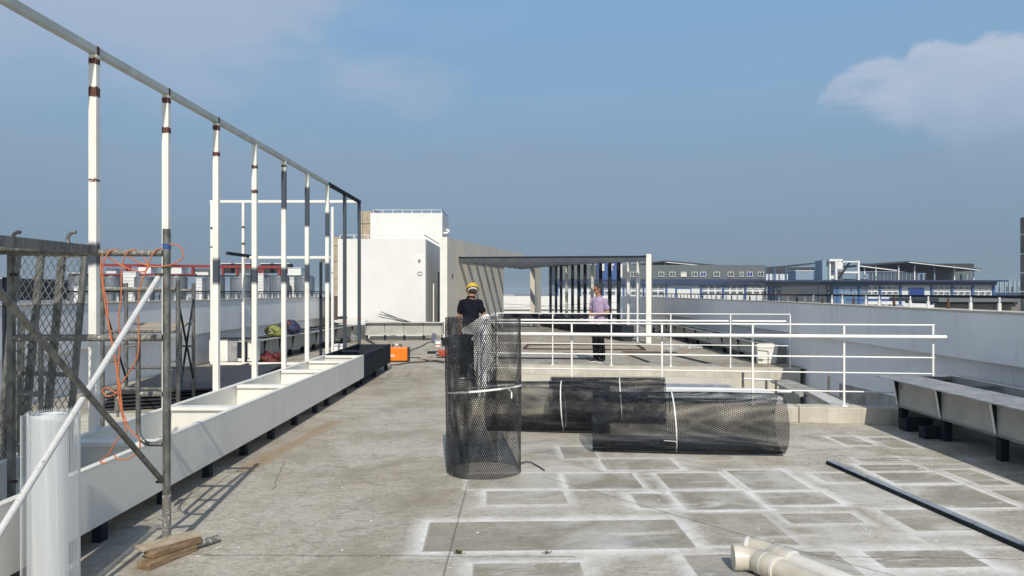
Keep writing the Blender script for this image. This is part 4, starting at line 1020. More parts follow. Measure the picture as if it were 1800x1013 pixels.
# welder
o0 = G(703, 637); Yw = o0.y
t_ = empty('welding_machine', (o0.x, Yw, 0), 'orange portable welding machine at the end of the dark planter', 'welding machine')
a = W(686, 611, Yw); b = W(716, 635, Yw)
MB().box(a.x - .06, b.x, Yw, Yw + .22, .03, a.z).build('casing', ORANGE, t_, bevel=.02)
MB().box(b.x + .001, b.x + .03, Yw + .01, Yw + .21, .03, a.z + .0).build('front_grille', BLACK, t_, bevel=.008)
MB().tube([(a.x + .02, Yw + .11, a.z - .005), (a.x + .04, Yw + .11, a.z + .055), (a.x + .22, Yw + .11, a.z + .055), (a.x + .24, Yw + .11, a.z - .005)], .016, 8).build('handle', BLACK, t_)
MB().box(a.x + .09, a.x + .17, Yw + .09, Yw + .13, a.z + .04, a.z + .078).build('handle_grip', CLEANW, t_)
for i, (z_, w_) in enumerate(((.165, .10), (.13, .11))):
    for k_ in range(5):
        MB().box(a.x - .0 + k_ * w_ / 5, a.x - .0 + k_ * w_ / 5 + w_ / 5 - .006, Yw - .003, Yw + .001, z_, z_ + (.012 if i == 0 else .022)).build('print_mark', WHITEP, t_)
for x in (a.x - .03, b.x - .04): MB().box(x - .02, x + .02, Yw + .03, Yw + .19, .001, .031).build('foot', BLACK, t_)
# cutting machine (red)
o0 = G(778, 630); Yt = o0.y
t_ = empty('cut_off_saw', (o0.x, Yt, 0), 'red and grey cutting tool on the floor left of the upright roll', 'power tool')
a = W(768, 616, Yt); b = W(798, 627, Yt)
MB().box(a.x, b.x, Yt, Yt + .2, b.z, a.z).build('motor_housing', REDP, t_, bevel=.02)
MB().tube([(a.x + .04, Yt - .02, b.z + .07), (a.x - .02, Yt - .03, b.z + .07)], .045, 14).build('motor_end', GALV, t_)
MB().box(a.x - .24, a.x - .01, Yt + .05, Yt + .15, b.z + .06, b.z + .12).build('tool_arm', DARKP, t_, bevel=.008)
for x in (a.x + .12, a.x + .25): MB().bar((x, Yt + .1, b.z), (x + .05, Yt + .05, .002), .02, .02).build('leg', BLACK, t_)
tag(MB().bar(G(740, 631, .02), G(766, 630, .02), .09, .035).build('wood_offcut', WOODT, None, bevel=.008), 'pale rounded wood offcut beside the red tool', 'timber')
tag(MB().tube(spline([G(719, 617, .03), G(742, 608, .03), G(752, 602, .03), G(764, 600, .03)], 6), .012, 6).build('cable', BLACK, None, True), 'black cable running from the orange welder to the paint cans', 'cable')
tag(MB().tube(spline([G(684, 642, .012), G(700, 641, .012), G(720, 638, .012), G(748, 636, .012), G(765, 634, .012), G(790, 637, .012)], 6), .013, 6).build('cable', BLACK, None, True), 'thick black cable snaking on the floor in front of the welder', 'cable')
tag(MB().tube(spline([G(716, 629, .012), G(735, 629, .012), G(752, 634, .012), G(780, 638, .012)], 6), .013, 6).build('cable', BLACK, None, True), 'black cable from the welder towards the red tool', 'cable')
# paint cans
def can(px, py, r, h, mt, lab):
    g_ = G(px, py); t_ = empty('paint_can', g_, lab, 'can')
    MB().tube([g_ + Vector((0, 0, .001)), g_ + Vector((0, 0, h))], r, 20).build('can_body', mt, t_, smooth=2)
    MB().tube([g_ + Vector((0, 0, h)), g_ + Vector((0, 0, h + .012))], r * 1.06, 20).build('lid', WHITEP, t_, smooth=2)
    MB().tube([g_ + Vector((0, 0, h * .30)), g_ + Vector((0, 0, h * .5))], r * 1.01, 20).build('paper_label', REDP, t_, smooth=2)
    MB().tube([g_ + Vector((r * math.cos(R(k_)), 0, h + r * .9 * math.sin(R(k_)))) for k_ in range(0, 181, 20)], .006, 6).build('wire_handle', WHITEP, t_)
can(770, 609.5, .085, .15, WHITEP, 'white paint tin with a wire handle and red label')
g_ = G(763, 603); t_ = empty('jerry_can', g_, 'blue-grey jerry can standing behind the white paint tin', 'can')
MB().box(g_.x - .07, g_.x + .07, g_.y - .05, g_.y + .05, .001, .29).build('can_body', pm('blue_grey_plastic', (.10, .12, .17), None, .5), t_, bevel=.02)
MB().tube([g_ + Vector((-.03, 0, .289)), g_ + Vector((-.03, 0, .32))], .02, 10).build('cap', REDP, t_)
g_ = G(783, 608); t_ = empty('plastic_bucket', g_, 'dark grey bucket with wire handle at the foot of the concrete wall', 'bucket')
MB().tube([g_ + Vector((0, 0, .001)), g_ + Vector((0, 0, .24))], [.10, .13], 20).build('bucket_body', DARKP, t_, smooth=2)
MB().tube([g_ + Vector((.13 * math.cos(R(k_)), -.02, .23 + .06 * math.sin(R(k_)))) for k_ in range(0, 181, 20)], .007, 6).build('wire_handle', GALVW, t_)
g_ = G(598, 620); g_.x = -4.0; g_.y = 16.9
t_ = empty('storage_tub', W(597, 0, 16.9).xy.to_3d(), 'small white lidded tub on the floor behind the dark planter', 'tub')
c_ = W(597, 0, 16.9).x
MB().box(c_ - .12, c_ + .13, 16.8, 17.1, .14, .36).build('tub_body', WHITEP, t_, bevel=.02); MB().box(c_ - .14, c_ + .15, 16.78, 17.12, .362, .40).build('lid', GLOVE, t_, bevel=.01)
MB().box(c_ - .15, c_ + .16, 16.8, 17.15, .001, .139).build('plinth', DIRTYC, t_)
# bags on left flange
def lumpbag(name, label, cat, c, sz, mt, seed, extra=None):
    rnd = random.Random(seed); m = MB()
    for i in range(9):
        m.ellipsoid((c[0] + rnd.uniform(-.45, .45) * sz[0], c[1] + rnd.uniform(-.4, .4) * sz[1], c[2] + sz[2] * rnd.uniform(.25, .62)),
                    (sz[0] * rnd.uniform(.28, .5), sz[1] * rnd.uniform(.3, .5), sz[2] * rnd.uniform(.25, .38)), Euler((rnd.uniform(-.6, .6), rnd.uniform(-.6, .6), rnd.uniform(0, 3))), 12, 8)
    o = bpy.data.objects.new('tmp', m.mesh('tmp', mt)); C.objects.link(o)
    r_ = o.modifiers.new('r', 'REMESH'); r_.mode = 'VOXEL'; r_.voxel_size = .014
    s_ = o.modifiers.new('s', 'SMOOTH'); s_.iterations = 4
    tx = bpy.data.textures.new('crumple', 'CLOUDS'); tx.noise_scale = .09; ds = o.modifiers.new('d', 'DISPLACE'); ds.texture = tx; ds.strength = .045; ds.texture_coords = 'LOCAL'
    dg = bpy.context.evaluated_depsgraph_get(); me = bpy.data.meshes.new_from_object(o.evaluated_get(dg)); bpy.data.objects.remove(o)
    me.name = name
    lo = min(v.co.z for v in me.vertices)
    for v in me.vertices: v.co.z += -lo + 0.001; v.co.x -= c[0]; v.co.y -= c[1]
    for p in me.polygons: p.use_smooth = True
    if not me.materials: me.materials.append(mt)
    t_ = empty(name, (c[0], c[1], c[2]), label, cat)
    o = bpy.data.objects.new('bag_body', me); C.objects.link(o); o.parent = t_; WL[o.name] = Vector(c)
    return t_
c = W(480, 0, 17.6); gb = lumpbag('green_bag', 'crumpled olive green bag on the left planter flange', 'bag', (c.x + .03, 17.6, .532), (.40, .28, .30), GREENB, 3)
MB().tube(spline([Vector((c.x - .08, 17.45, .60)), Vector((c.x - .02, 17.42, .70)), Vector((c.x + .06, 17.44, .62))], 6), .008, 6).build('strap', PVCW, gb)
MB().ellipsoid((c.x - .05, 17.47, .665), (.05, .03, .03)).build('red_patch', REDB, gb)
c = W(508, 0, 18.4); nb_ = lumpbag('navy_bag', 'navy blue bag with red trim behind the white post on the left flange', 'bag', (c.x, 18.4, .532), (.34, .3, .40), NAVYB, 5)
MB().ellipsoid((c.x + .05, 18.28, .78), (.06, .05, .13), Euler((0, R(-35), 0))).build('red_trim', REDB, nb_, True)
c = W(494, 0, 17.9)
t_ = empty('safety_helmet', (c.x, 17.85, .532), 'yellow hard hat resting between the two bags', 'helmet'); MB().ellipsoid((c.x, 17.85, .60), (.10, .12, .08)).build('shell', YEL, t_, True)
MB().tube([(c.x, 17.85, .575), (c.x, 17.85, .585)], .125, 20).build('brim', YEL, t_, True)
c = W(470, 0, 16.4); lumpbag('red_sheeting', 'crumpled red plastic sheeting under the left planter flange', 'plastic sheet', (c.x + .05, 16.5, .001), (.45, .25, .22), REDB, 8)
c = W(625, 0, 23.5); lumpbag('plastic_bag', 'clear plastic bag stuffed in the corner under the left flange', 'bag', (c.x - .1, 23.4, .001), (.3, .3, .45), PLASTIC, 9)
# long strips lying on the left flange and bars against the white building
t_ = empty('metal_strips', (-5.6, 21, .54), 'thin dark metal strips lying along the left planter', 'metal strips')
for i in range(4): MB().bar((-5.78 + .05 * i, 17 + i, .60 + .012 * i), (-5.52 + .04 * i, 22.5 + .3 * i, .60 + .012 * i), .025, .012).build('strip', DARKP, t_)
t_ = empty('steel_bars', (-4.2, 25.0, .59), 'bundle of thin steel bars leaning on the planter before the white building', 'steel bars')
for i, (x0, y0, x1, y1) in enumerate(((669, 548, 716, 566), (666, 552, 712, 566), (664, 556, 709, 566), (676, 553, 722, 566.4), (670, 558, 718, 566.8))):
    MB().bar(W(x0, y0, 24.9 - .03 * i), W(x1, y1, 24.5 - .03 * i), .02, .02).build('bar', DARKP if i % 2 else GALV, t_)
t_ = empty('pipe_pair', W(597, 558, 24.6), 'two black pipe ends lying on the white ledge at the left of the building', 'pipes')
for px in (595, 600): a = W(px, 559, 24.4); MB().tube([a, a + Vector((.06, .4, 0))], .05, 12).build('pipe', BLACK, t_)
tag(MB().prism([(-5.9, 24.0), (-5.0, 24.25), (-5.1, 25.3), (-6.3, 25.3)], .60, .63).build('white_ledge', CLEANW), 'white ledge slab at the left foot of the white building', 'ledge')

# things on the deck behind the light well: frames, flat strips
t_ = empty('steel_rectangle', (2, 18, 0), 'flat rectangular steel frame lying on the deck beyond the far railing', 'steel frame')
cr_ = [G(923, 617, .02), G(1118, 606, .02), G(1130, 615, .02), G(921, 611, .02)]
a, b, c_, d__ = G(921, 613, .02), G(928, 606, .02), G(1120, 606, .02), G(1134, 615, .02)
for p, q in ((a, b), (b, c_), (c_, d__), (d__, a)): MB().bar(p, q, .06, .03).build('side_bar', RUST, t_)
t_ = empty('flat_strips', (1, 17, 0), 'dark flat strips on the deck near the standing man', 'steel strips')
for (x0, y0, x1, y1, z_, w_, mt) in ((860, 629, 1040, 631, .004, .35, DARKP), (860, 620.5, 1010, 621.5, .010, .10, STEELD), (990, 619, 1035, 622, .02, .05, DARKP)):  # thin dark and grey bars flat on the deck
    MB().bar(G(x0, y0, z_), G(x1, y1, z_), w_, .008).build('strip', mt, t_)
t_ = empty('flat_strips', (3, 17, 0), 'brown and dark strips slanting over the deck right of the standing man', 'steel strips')
for (x0, y0, x1, y1, z_, w_, mt) in ((1094, 618.5, 1190, 619.5, .02, .09, RUST), (1100, 622, 1141, 637, .005, .10, DARKP), (1183, 624, 1246, 639, .005, .16, DARKP), (1200, 600, 1252, 613, .006, .07, DARKP)):
    MB().bar(G(x0, y0, z_), G(x1, y1, z_), w_, .02 if mt is RUST else .008).build('strip', mt, t_)
cl = MB(); rnd = random.Random(4)
for i in range(16):
    p = G(rnd.uniform(1165, 1235), rnd.uniform(606, 617), .01); pts = [p + Vector((rnd.uniform(-.3, .3), rnd.uniform(-.5, .5), rnd.uniform(0, .06))) for _ in range(4)]
    cl.tube(spline(pts, 4), .010, 5)
tag(cl.build('wire_scraps', GALVW), 'tangle of pale wire and strapping scraps by the right planter', 'wire', kind='stuff')

# ================================================================== WHITE BUILDING
Yh = 25.5; hx0, hx1 = W(594, 0, Yh).x, W(748, 0, Yh).x
t_ = empty('white_building', (hx0 / 2 + hx1 / 2, Yh, 0), 'plain white rooftop stair house with tan cladding on its left end', 'building')
zh = wz(420, Yh)
MB().box(hx0 + .28, hx1, Yh, Yh + 5.4, .001, zh).build('wall', CLEANW, t_)
MB().box(hx0, hx0 + .27, Yh - .02, Yh + .25, .001, zh - .01).build('wall_pier', CLEANW, t_)
for i, (y0_, y1_) in enumerate(((417, 432), (432.5, 460), (460.5, 490), (490.5, 521))):
    a = W(583, y0_, Yh + .6); b = W(594, y1_, Yh + .6); MB().box(a.x, b.x + .1, Yh + .6, Yh + 2, b.z + .006, a.z).build('stone_panel', TAN, t_)
MB().box(W(583, 0, Yh + .6).x + .02, hx0 + .02, Yh + .63, Yh + 1.9, .3, wz(418, Yh)).build('panel_backing', JOINT, t_)
# roof rim rails
def roofrail(x0, x1, y0, y1, z, parent, n):
    for p, q in (((x0, y0), (x1, y0)), ((x1, y0), (x1, y1)), ((x0, y0), (x0, y1))):
        MB().bar((p[0], p[1], z + .14), (q[0], q[1], z + .14), .025, .02).build('roof_rail', GALVW if p[1] == q[1] else DARKP, parent)
    for i in range(n + 1): x = x0 + (x1 - x0) * i / n; MB().box(x - .012, x + .012, y0 - .01, y0 + .01, z, z + .13).build('rail_stub', GALVW, parent)
roofrail(hx0 + .05, hx1 - .05, Yh + .1, Yh + 5, zh, t_, 6)
MB().box(hx0 + 1.3, hx1 - .2, Yh + 4.75, Yh + 4.78, zh + .0, zh + .05).build('roof_gutter', STEELD, t_)
# openings on the shaded side
MB().box(hx1 - .02, hx1 + .012, Yh + 2.3, Yh + 2.8, .35, 1.75).build('side_opening', BLACK, t_)
MB().box(hx1 - .02, hx1 + .014, Yh + 3.9, Yh + 4.5, .3, 2.4).build('side_opening', BLACK, t_)
MB().box(hx1 + .01, hx1 + .05, Yh + 2.2, Yh + 2.26, .1, 1.9).build('white_pipe', WHITEP, t_)
# lamp + ring
p = W(737.5, 455, Yh); t2 = empty('wall_lamp', p, 'small white bracket lamp high on the white wall', 'lamp')
MB().box(p.x - .05, p.x + .05, Yh - .03, Yh - .001, p.z - .06, p.z + .09).build('back_plate', WHITEP, t2, bevel=.01)
MB().tube([(p.x, Yh - .03, p.z + .04), (p.x, Yh - .10, p.z + .04), (p.x, Yh - .12, p.z - .03)], .04, 12).build('lamp_head', WHITEP, t2)
p = W(738, 481, Yh); m = MB(); m.tube([(p.x + .075 * math.cos(R(k_)), Yh - .02, p.z + .065 * math.sin(R(k_))) for k_ in range(0, 361, 20)], .012, 6)
tag(m.build('wall_ring', STEELD), 'small round metal ring fixed under the wall lamp', 'ring')
# upper tower
Yt_ = 30.6; tx0, tx1 = W(648, 0, Yt_).x, W(776, 0, Yt_).x; zt_ = wz(373, Yt_)
t_ = empty('white_tower', (tx0 / 2 + tx1 / 2, Yt_, 0), 'taller white rooftop block behind the stair house', 'building')
MB().box(tx0, tx1, Yt_ + .35, Yt_ + 3.3, .001, zt_).build('wall', CLEANW, t_)
MB().box(tx0 - .0, W(636, 0, Yt_).x, Yt_ + 1, Yt_ + 1.02, 2, 2.01).build('joint_line', JOINT, t_)
for i, (y0_, y1_) in enumerate(((371, 393.5), (394, 420))):
    a = W(631, y0_, Yt_ + .6); b = W(648, y1_, Yt_ + .6); mid = W(637.5, 0, Yt_ + .6).x
    MB().box(a.x, mid - .012, Yt_ + .62, Yt_ + 2, b.z + .01, a.z - .01).build('stone_panel', TAN, t_)
    MB().box(mid + .012, tx0 - .004, Yt_ + .6, Yt_ + 2, b.z + .01, a.z - .01).build('stone_panel', TAN, t_)
MB().box(W(631, 0, Yt_ + .6).x + .02, tx0 - .003, Yt_ + .65, Yt_ + 1.9, 2.5, wz(372, Yt_) - .02).build('panel_backing', JOINT, t_)
roofrail(tx0 + .1, tx1 - .05, Yt_ + .45, Yt_ + 3.2, zt_, t_, 7)
p = W(786, 408, 31.5); MB().tube([(tx1, 31.5, p.z - .05), (p.x, 31.5, p.z - .05), (p.x + .08, 31.5, p.z + .03), (p.x + .02, 31.5, p.z + .10), (p.x - .05, 31.5, p.z + .06)], .05, 8).build('vent_pipe', WHITEP, t_)

# ================================================================== CONCRETE WALL + PERGOLA
w0 = Vector((-2.43, 25.7)); wdv = Vector((math.sin(R(13.9)), math.cos(R(13.9))))
def wp(t__, off=0): p = w0 + wdv * t__ + Vector((-wdv.y, wdv.x)) * off; return (p.x, p.y)
t_ = empty('concrete_wall', (w0.x, w0.y, 0), 'raw concrete wall striped by the shadows of the canopy fins', 'wall')
tend = 7.58
a = wp(0); b = wp(tend); c_ = wp(tend, .24); d__ = wp(0, .24)
MB().hexa([(*a, .001), (*b, .001), (*c_, .001), (*d__, .001)], [(*a, 3.49), (*b, 3.47), (*c_, 3.47), (*d__, 3.49)]).build('wall_face', CONW, t_)
a = wp(-.04, -.01); b = wp(-.001, -.01); c_ = wp(-.001, .25); d__ = wp(-.04, .25)
MB().hexa([(*a, .001), (*b, .001), (*c_, .001), (*d__, .001)], [(*a, 3.50), (*b, 3.50), (*c_, 3.50), (*d__, 3.50)]).build('wall_end', CREAM, t_)
a = wp(tend + .002); b = wp(11.5); c_ = wp(11.5, .24); d__ = wp(tend + .002, .24)
MB().hexa([(*a, 2.87), (*b, 2.87), (*c_, 2.87), (*d__, 2.87)], [(*a, 3.46), (*b, 3.44), (*c_, 3.44), (*d__, 3.46)]).build('lintel', CONW, t_)
MB().box(*(lambda p: (p[0] - .02, p[0] + .03, p[1] - .05, p[1] + .05, 2.1, 2.22))(wp(.55, 0))).build('wall_socket', BLACK, t_)
# end pier
t_ = empty('end_pier', (.7, 35.5, 0), 'cream concrete pier closing the far end of the canopy', 'pier')
a = W(932, 0, 35.0).x; b = W(940, 0, 35.0).x; c_ = W(951, 0, 38.5).x
MB().prism([(a, 35.0), (b, 35.0), (c_, 38.5), (c_ - .22, 38.5)], .001, 2.86).build('pier_face', CONW, t_)
# pergola
r0 = Vector((4.07, 22.8)); rdv = Vector((-math.sin(R(12.0)), math.cos(R(12.0))))
def rpt(u): p = r0 + rdv * u; return p
t_ = empty('steel_canopy', (1, 27, 0), 'dark steel canopy of deep fins between the concrete wall and a row of columns', 'canopy')
tt = [1.31, 2.26, 3.31, 4.41, 5.37, 6.53, 7.55, 8.6, 9.65, 10.7]
FIN = pm('dark_fin_steel', (.075, .088, .105), (.10, .112, .13), .45, scale=4)
for i, tv in enumerate(tt):
    a = Vector(wp(tv)); u = (tv - 1.31); b = rpt(u * .96)
    za, zb_ = 2.86, 2.70 + .016 * i
    MB().bar((a.x, a.y, za - .09), (b.x, b.y, zb_ - .09 + .01 * i), .10, .17).build('fin', FIN, t_)
    MB().bar((a.x, a.y, za + .0), (b.x, b.y, zb_ + .0 + .01 * i), .18, .015).build('fin_flange', DARKP, t_)
MB().bar((wp(1.31)[0], wp(1.31)[1], 2.80), (wp(10.7)[0], wp(10.7)[1], 2.80), .08, .16).build('wall_beam', FIN, t_)
a = rpt(0); b = rpt(12.4); MB().bar((a.x, a.y, 2.68), (b.x, b.y, 2.80), .10, .10).build('column_beam', DARKP, t_)
uu = [.93, 1.81, 2.75, 3.68, 4.72, 5.71, 6.64, 7.5, 8.4, 9.3, 10.2, 11.07, 12.05]
SPL = pm('splashed_column_paint', (.50, .50, .43), (.30, .33, .30), .6, scale=5, thr=(.45, .6))
for k_, u in enumerate(uu):
    p = rpt(u); mt = DARKP
    if u in (5.71, 9.3): mt = SPL
    o = MB().box(p.x - .055, p.x + .055, p.y - .10, p.y + .10, .001, 2.62 + .01 * k_).build('column', mt if u > 2 else CLEANW, t_)
    if u < 2: o['label'] = 'white-wrapped column'
p = rpt(0); MB().box(p.x - .10, p.x + .06, p.y - .06, p.y + .06, .001, 2.76).build('column', CREAM, t_, bevel=.006)['label'] = 'cream front column'
MB().box(p.x + .061, p.x + .085, p.y - .06, p.y + .06, .001, 2.76).build('column_edge', GALV, t_)
# tinted sheets between the first columns
t_ = empty('acrylic_sheets', (3.6, 24, 0), 'pale see-through sheets leaning between the first canopy columns', 'sheets')
for u0_, u1_ in ((.15, .85), (1.0, 1.75), (1.9, 2.65)):
    a = rpt(u0_); b = rpt(u1_); MB().bar((a.x, a.y, .75), (b.x, b.y, .75), .012, 1.3).build('sheet', GLASS, t_)
# dark planters at the foot of the columns
t_ = empty('planter_row', (2.6, 29, 0), 'row of dark planter boxes along the feet of the canopy columns', 'planter')
for i in range(9):
    a = rpt(1.0 + i * 1.25); b = rpt(2.2 + i * 1.25); n = Vector((-.30, -.05))
    MB().bar((a.x - .30, a.y, .30), (b.x - .30, b.y, .30), .42, .42).build('planter_box', DARKP, t_, bevel=.01)
    MB().bar((a.x - .30, a.y, .045), (b.x - .30, b.y, .045), .3, .085).build('plinth', BLACK, t_)
t_ = empty('planter_row', (-.2, 37, 0), 'dark planter boxes beyond the doorway at the far end of the deck', 'planter')
for i in range(4):
    x0_ = -2.2 + i * .8; MB().box(x0_, x0_ + .78, 33.5, 34.2, .12, .62).build('planter_box', DARKP, t_, bevel=.01)
t_ = empty('step_ladder', (1.9, 36, 0), 'thin pale ladder standing behind the canopy columns', 'ladder')
for dx_ in (-.12, .18): MB().bar((1.93 + dx_, 42, .001), (1.95 + dx_ * .8, 42.3, 1.2), .03, .03).build('rail', GALV, t_)
for z in (.3, .6, .9): MB().bar((1.83, 42 + .25 * z, z), (2.09, 42 + .25 * z, z), .02, .02).build('rung', GALV, t_)
t_ = empty('far_deck_rail', (1.2, 44, 0), 'thin dark rail in front of the sunlit far parapet', 'railing')
MB().bar((-3, 43.8, .98), (6, 43.8, .55), .02, .02).build('sagging_cable', DARKP, t_); MB().bar((-3, 43.6, .52), (6, 43.6, .98), .02, .02).build('sagging_cable', DARKP, t_)

# ================================================================== PEOPLE
def person(label, rot, loc, man):
    root = empty('person', loc, label, 'person')
    M = Matrix.Rotation(rot, 4, 'Z')
    def fin(m, name, mt, parent=root, vox=.009, sm=3):
        o = bpy.data.objects.new('tmp', m.mesh('tmp', mt)); C.objects.link(o)
        r_ = o.modifiers.new('r', 'REMESH'); r_.mode = 'VOXEL'; r_.voxel_size = vox
        s_ = o.modifiers.new('s', 'SMOOTH'); s_.iterations = sm; s_.factor = .5
        if name in ('shirt', 'trousers'):
            tx = bpy.data.textures.new('folds', 'CLOUDS'); tx.noise_scale = .085; tx.noise_depth = 2
            ds = o.modifiers.new('d', 'DISPLACE'); ds.texture = tx; ds.strength = .034; ds.mid_level = .45; ds.texture_coords = 'LOCAL'
        me = bpy.data.meshes.new_from_object(o.evaluated_get(bpy.context.evaluated_depsgraph_get())); bpy.data.objects.remove(o)
        me.transform(M); me.name = name
        for p in me.polygons: p.use_smooth = True
        if not me.materials: me.materials.append(mt)
        q = bpy.data.objects.new(name, me); C.objects.link(q); q.parent = parent; WL[q.name] = Vector(loc); return q
    H = man
    body = MB(); cap = body.capsule
    sh = H['shoulders']; tw = H['lean']
    def tors(z, rx, ry, f=1.0): y = tw(z); return (0, y, z, rx, ry)
    # torso
    body.loft([tors(.86, .140, .10), tors(.95, .145, .105), tors(1.08, .128, .096), tors(1.22, .135, .102), tors(1.34, .148, .105), tors(1.43, .13, .088), tors(1.475, .08, .065)])
    ny = tw(1.48)
    hc = Vector(H['head'])
    cap([(0, ny, 1.42), (hc.x * .5, (ny + hc.y) / 2 + .01, 1.52), (hc.x, hc.y + .015, hc.z - .06)], [.07, .056, .056])
    hr = H['headrot']
    def hp(x, y, z): return hc + hr.to_matrix() @ Vector((x, y, z))
    body.ellipsoid(hp(0, .012, .03), (.076, .096, .092), hr, 20, 14)             # skull
    body.ellipsoid(hp(0, -.025, -.045), (.058, .070, .075), hr, 18, 12)          # face and jaw
    body.ellipsoid(hp(0, -.062, -.098), (.026, .022, .02), hr, 10, 8)            # chin
    body.ellipsoid(hp(0, -.098, -.025), (.013, .020, .026), hr, 10, 8)           # nose
    body.ellipsoid(hp(0, -.086, -.066), (.024, .012, .008), hr, 10, 8)           # lips
    body.ellipsoid(hp(0, -.078, .018), (.050, .016, .011), hr, 12, 8)            # brow
    for s_ in (-1, 1): body.ellipsoid(hp(s_ * .076, .010, -.018), (.010, .020, .032), hr, 10, 8)   # ears
    # legs
    for hip, kn, an, toe in H['legs']:
        cap([hip, kn, an], [.085, .055, .040])
    # arms and hands
    for sh_, elb, wr, fdir, pn in H['arms']:
        sh_, elb, wr = Vector(sh_), Vector(elb), Vector(wr)
        cap([sh_, sh_.lerp(elb, .5), elb], [.045, .042, .036]); cap([elb, elb.lerp(wr, .35), wr], [.039, .038, .026])
        fd = Vector(fdir).normalized(); pn_ = Vector(pn).normalized(); sd_ = fd.cross(pn_).normalized()
        palm = wr + fd * .05
        for k_ in (-.022, 0, .022): cap([wr + sd_ * k_ * .6, palm + sd_ * k_, palm + sd_ * k_ * 1.2 + fd * .03], [.018, .017, .014], 8)
        for k_, ln in ((-.030, .055), (-.010, .070), (.010, .075), (.030, .065)):
            b0 = palm + sd_ * k_ + fd * .035; k1 = b0 + fd * ln * .45 + pn_ * .004; k2 = k1 + (fd * .75 + pn_ * .65).normalized() * ln * .35; k3 = k2 + (fd * .3 + pn_ * .95).normalized() * ln * .25
            cap([b0, k1, k2, k3], [.0095, .009, .0085, .007], 8)
        b0 = wr + sd_ * .024 * -1 + fd * .02; cap([b0, b0 + (-sd_ * .7 + fd * .7) * .035, b0 + (-sd_ * .45 + fd * .9 + pn_ * .4) * .062], [.013, .011, .009], 8)
    fin(body, 'body', SKIN, vox=.0075, sm=2)
    # shirt
    s = MB(); e = .016
    s.loft([tors(H['hem'], .160, .125), tors(.98, .158, .122), tors(1.08, .148, .114), tors(1.22, .155, .118), tors(1.34, .166, .120), tors(1.43, .145, .100), tors(1.472, .088, .072), tors(1.482, .066, .058)])
    for sh_, elb, wr, fdir, pn in H['arms']:
        sh_, elb = Vector(sh_), Vector(elb)
        s.capsule([sh_ * .75 + Vector((0, tw(1.4) * .25, 1.42 * .25)), sh_, sh_.lerp(elb, .35), sh_.lerp(elb, .60)], [.060, .066, .061, .064])
    fin(s, 'shirt', H['shirt'], vox=.010)
    c = MB(); z_ = 1.497; 
    c.tube([(.072 * math.cos(R(a_)), tw(1.49) + .064 * math.sin(R(a_)) - .006, z_ + .014 * math.sin(R(a_))) for a_ in range(-75, 256, 15)], .013, 8)
    fin(c, 'collar', H['shirt'], vox=.006, sm=1)
    # trousers
    p = MB(); p.loft([(0, tw(.84), .84, .135, .11), (0, tw(.9), .90, .150, .116), (0, tw(1.0), 1.0, .142, .110), (0, tw(1.04), 1.04, .135, .104)])
    for hip, kn, an, toe in H['legs']:
        hip, kn, an = Vector(hip), Vector(kn), Vector(an)
        p.capsule([hip, hip.lerp(kn, .5), kn, kn.lerp(an, .5), an + Vector((0, 0, -.03))], [.088, .085, .074, .070, .068])
    fin(p, 'trousers', TROUS, vox=.011)
    for hip, kn, an, toe in H['legs']:
        an = Vector(an); fdv = (Vector(toe) - an); fdv.z = 0; fdv.normalize(); sh2 = MB()
        h0 = Vector((an.x, an.y, .045)) - fdv * .05
        sh2.capsule([h0, h0 + fdv * .10, h0 + fdv * .22], [.045, .044, .040]); q = fin(sh2, 'shoe', BLACK, vox=.008)
        so = MB(); so.tube([(h0.x, h0.y, .0125), (h0.x + fdv.x * .001, h0.y + fdv.y * .001, .0126)], .01, 4)
        s3 = MB(); a_ = h0 - fdv * .045; b_ = h0 + fdv * .255; s3.bar((a_.x, a_.y, .011), (b_.x, b_.y, .011), .085, .02)
        me = s3.mesh('sole', GLOVE); me.transform(M); me.name = 'sole'; o_ = bpy.data.objects.new('sole', me); C.objects.link(o_); o_.parent = q
    # hair
    h = MB(); h.ellipsoid(hp(0, .022, .040), (.082, .098, .092), hr, 20, 14); h.ellipsoid(hp(0, .052, -.02), (.074, .064, .070), hr, 16, 10); h.ellipsoid(hp(0, .03, .0), (.081, .05, .05), hr, 16, 10)
    hair = fin(h, 'hair', HAIR, vox=.007, sm=1)
    if H.get('helmet'):
        hm = MB(); hm.ellipsoid(hp(0, .010, .055), (.112, .132, .098), hr, 24, 14); 
        for k_ in (-.035, 0, .035): hm.capsule([hp(k_, -.085, .11), hp(k_, 0, .152), hp(k_, .09, .11)], [.009] * 3, 8)
        # cut the lower half off by building as a cap: brim ring
        vs = [v for v in hm.v]
        q = fin(hm, 'helmet', YEL, vox=.008, sm=1)
        me = q.data
        import bmesh
        bm = bmesh.new(); bm.from_mesh(me); pl = M @ hp(0, 0, .018); nv = (M.to_3x3() @ hr.to_matrix()) @ Vector((0, 0, 1))
        bmesh.ops.bisect_plane(bm, geom=bm.verts[:] + bm.edges[:] + bm.faces[:], plane_co=pl, plane_no=nv, clear_inner=True); bm.to_mesh(me); bm.free()
        br2 = MB(); ring = [hp(.118 * math.cos(R(a_)), .010 + (.140 if math.sin(R(a_)) > 0 else .168) * math.sin(R(a_)), .020) for a_ in range(0, 361, 15)]
        br2.tube(ring, .008, 6); me = br2.mesh('brim', YEL); me.transform(M); o_ = bpy.data.objects.new('brim', me); C.objects.link(o_); o_.parent = q
        st2 = MB(); ring = [hp(.086 * math.cos(R(a_)), .018 + .098 * math.sin(R(a_)), -.006) for a_ in range(0, 181, 12)]
        for a_, b_ in zip(ring[:-1], ring[1:]): st2.bar(a_, b_, .006, .032)
        me = st2.mesh('head_band', GLOVE); me.transform(M); o_ = bpy.data.objects.new('head_band', me); C.objects.link(o_); o_.parent = q
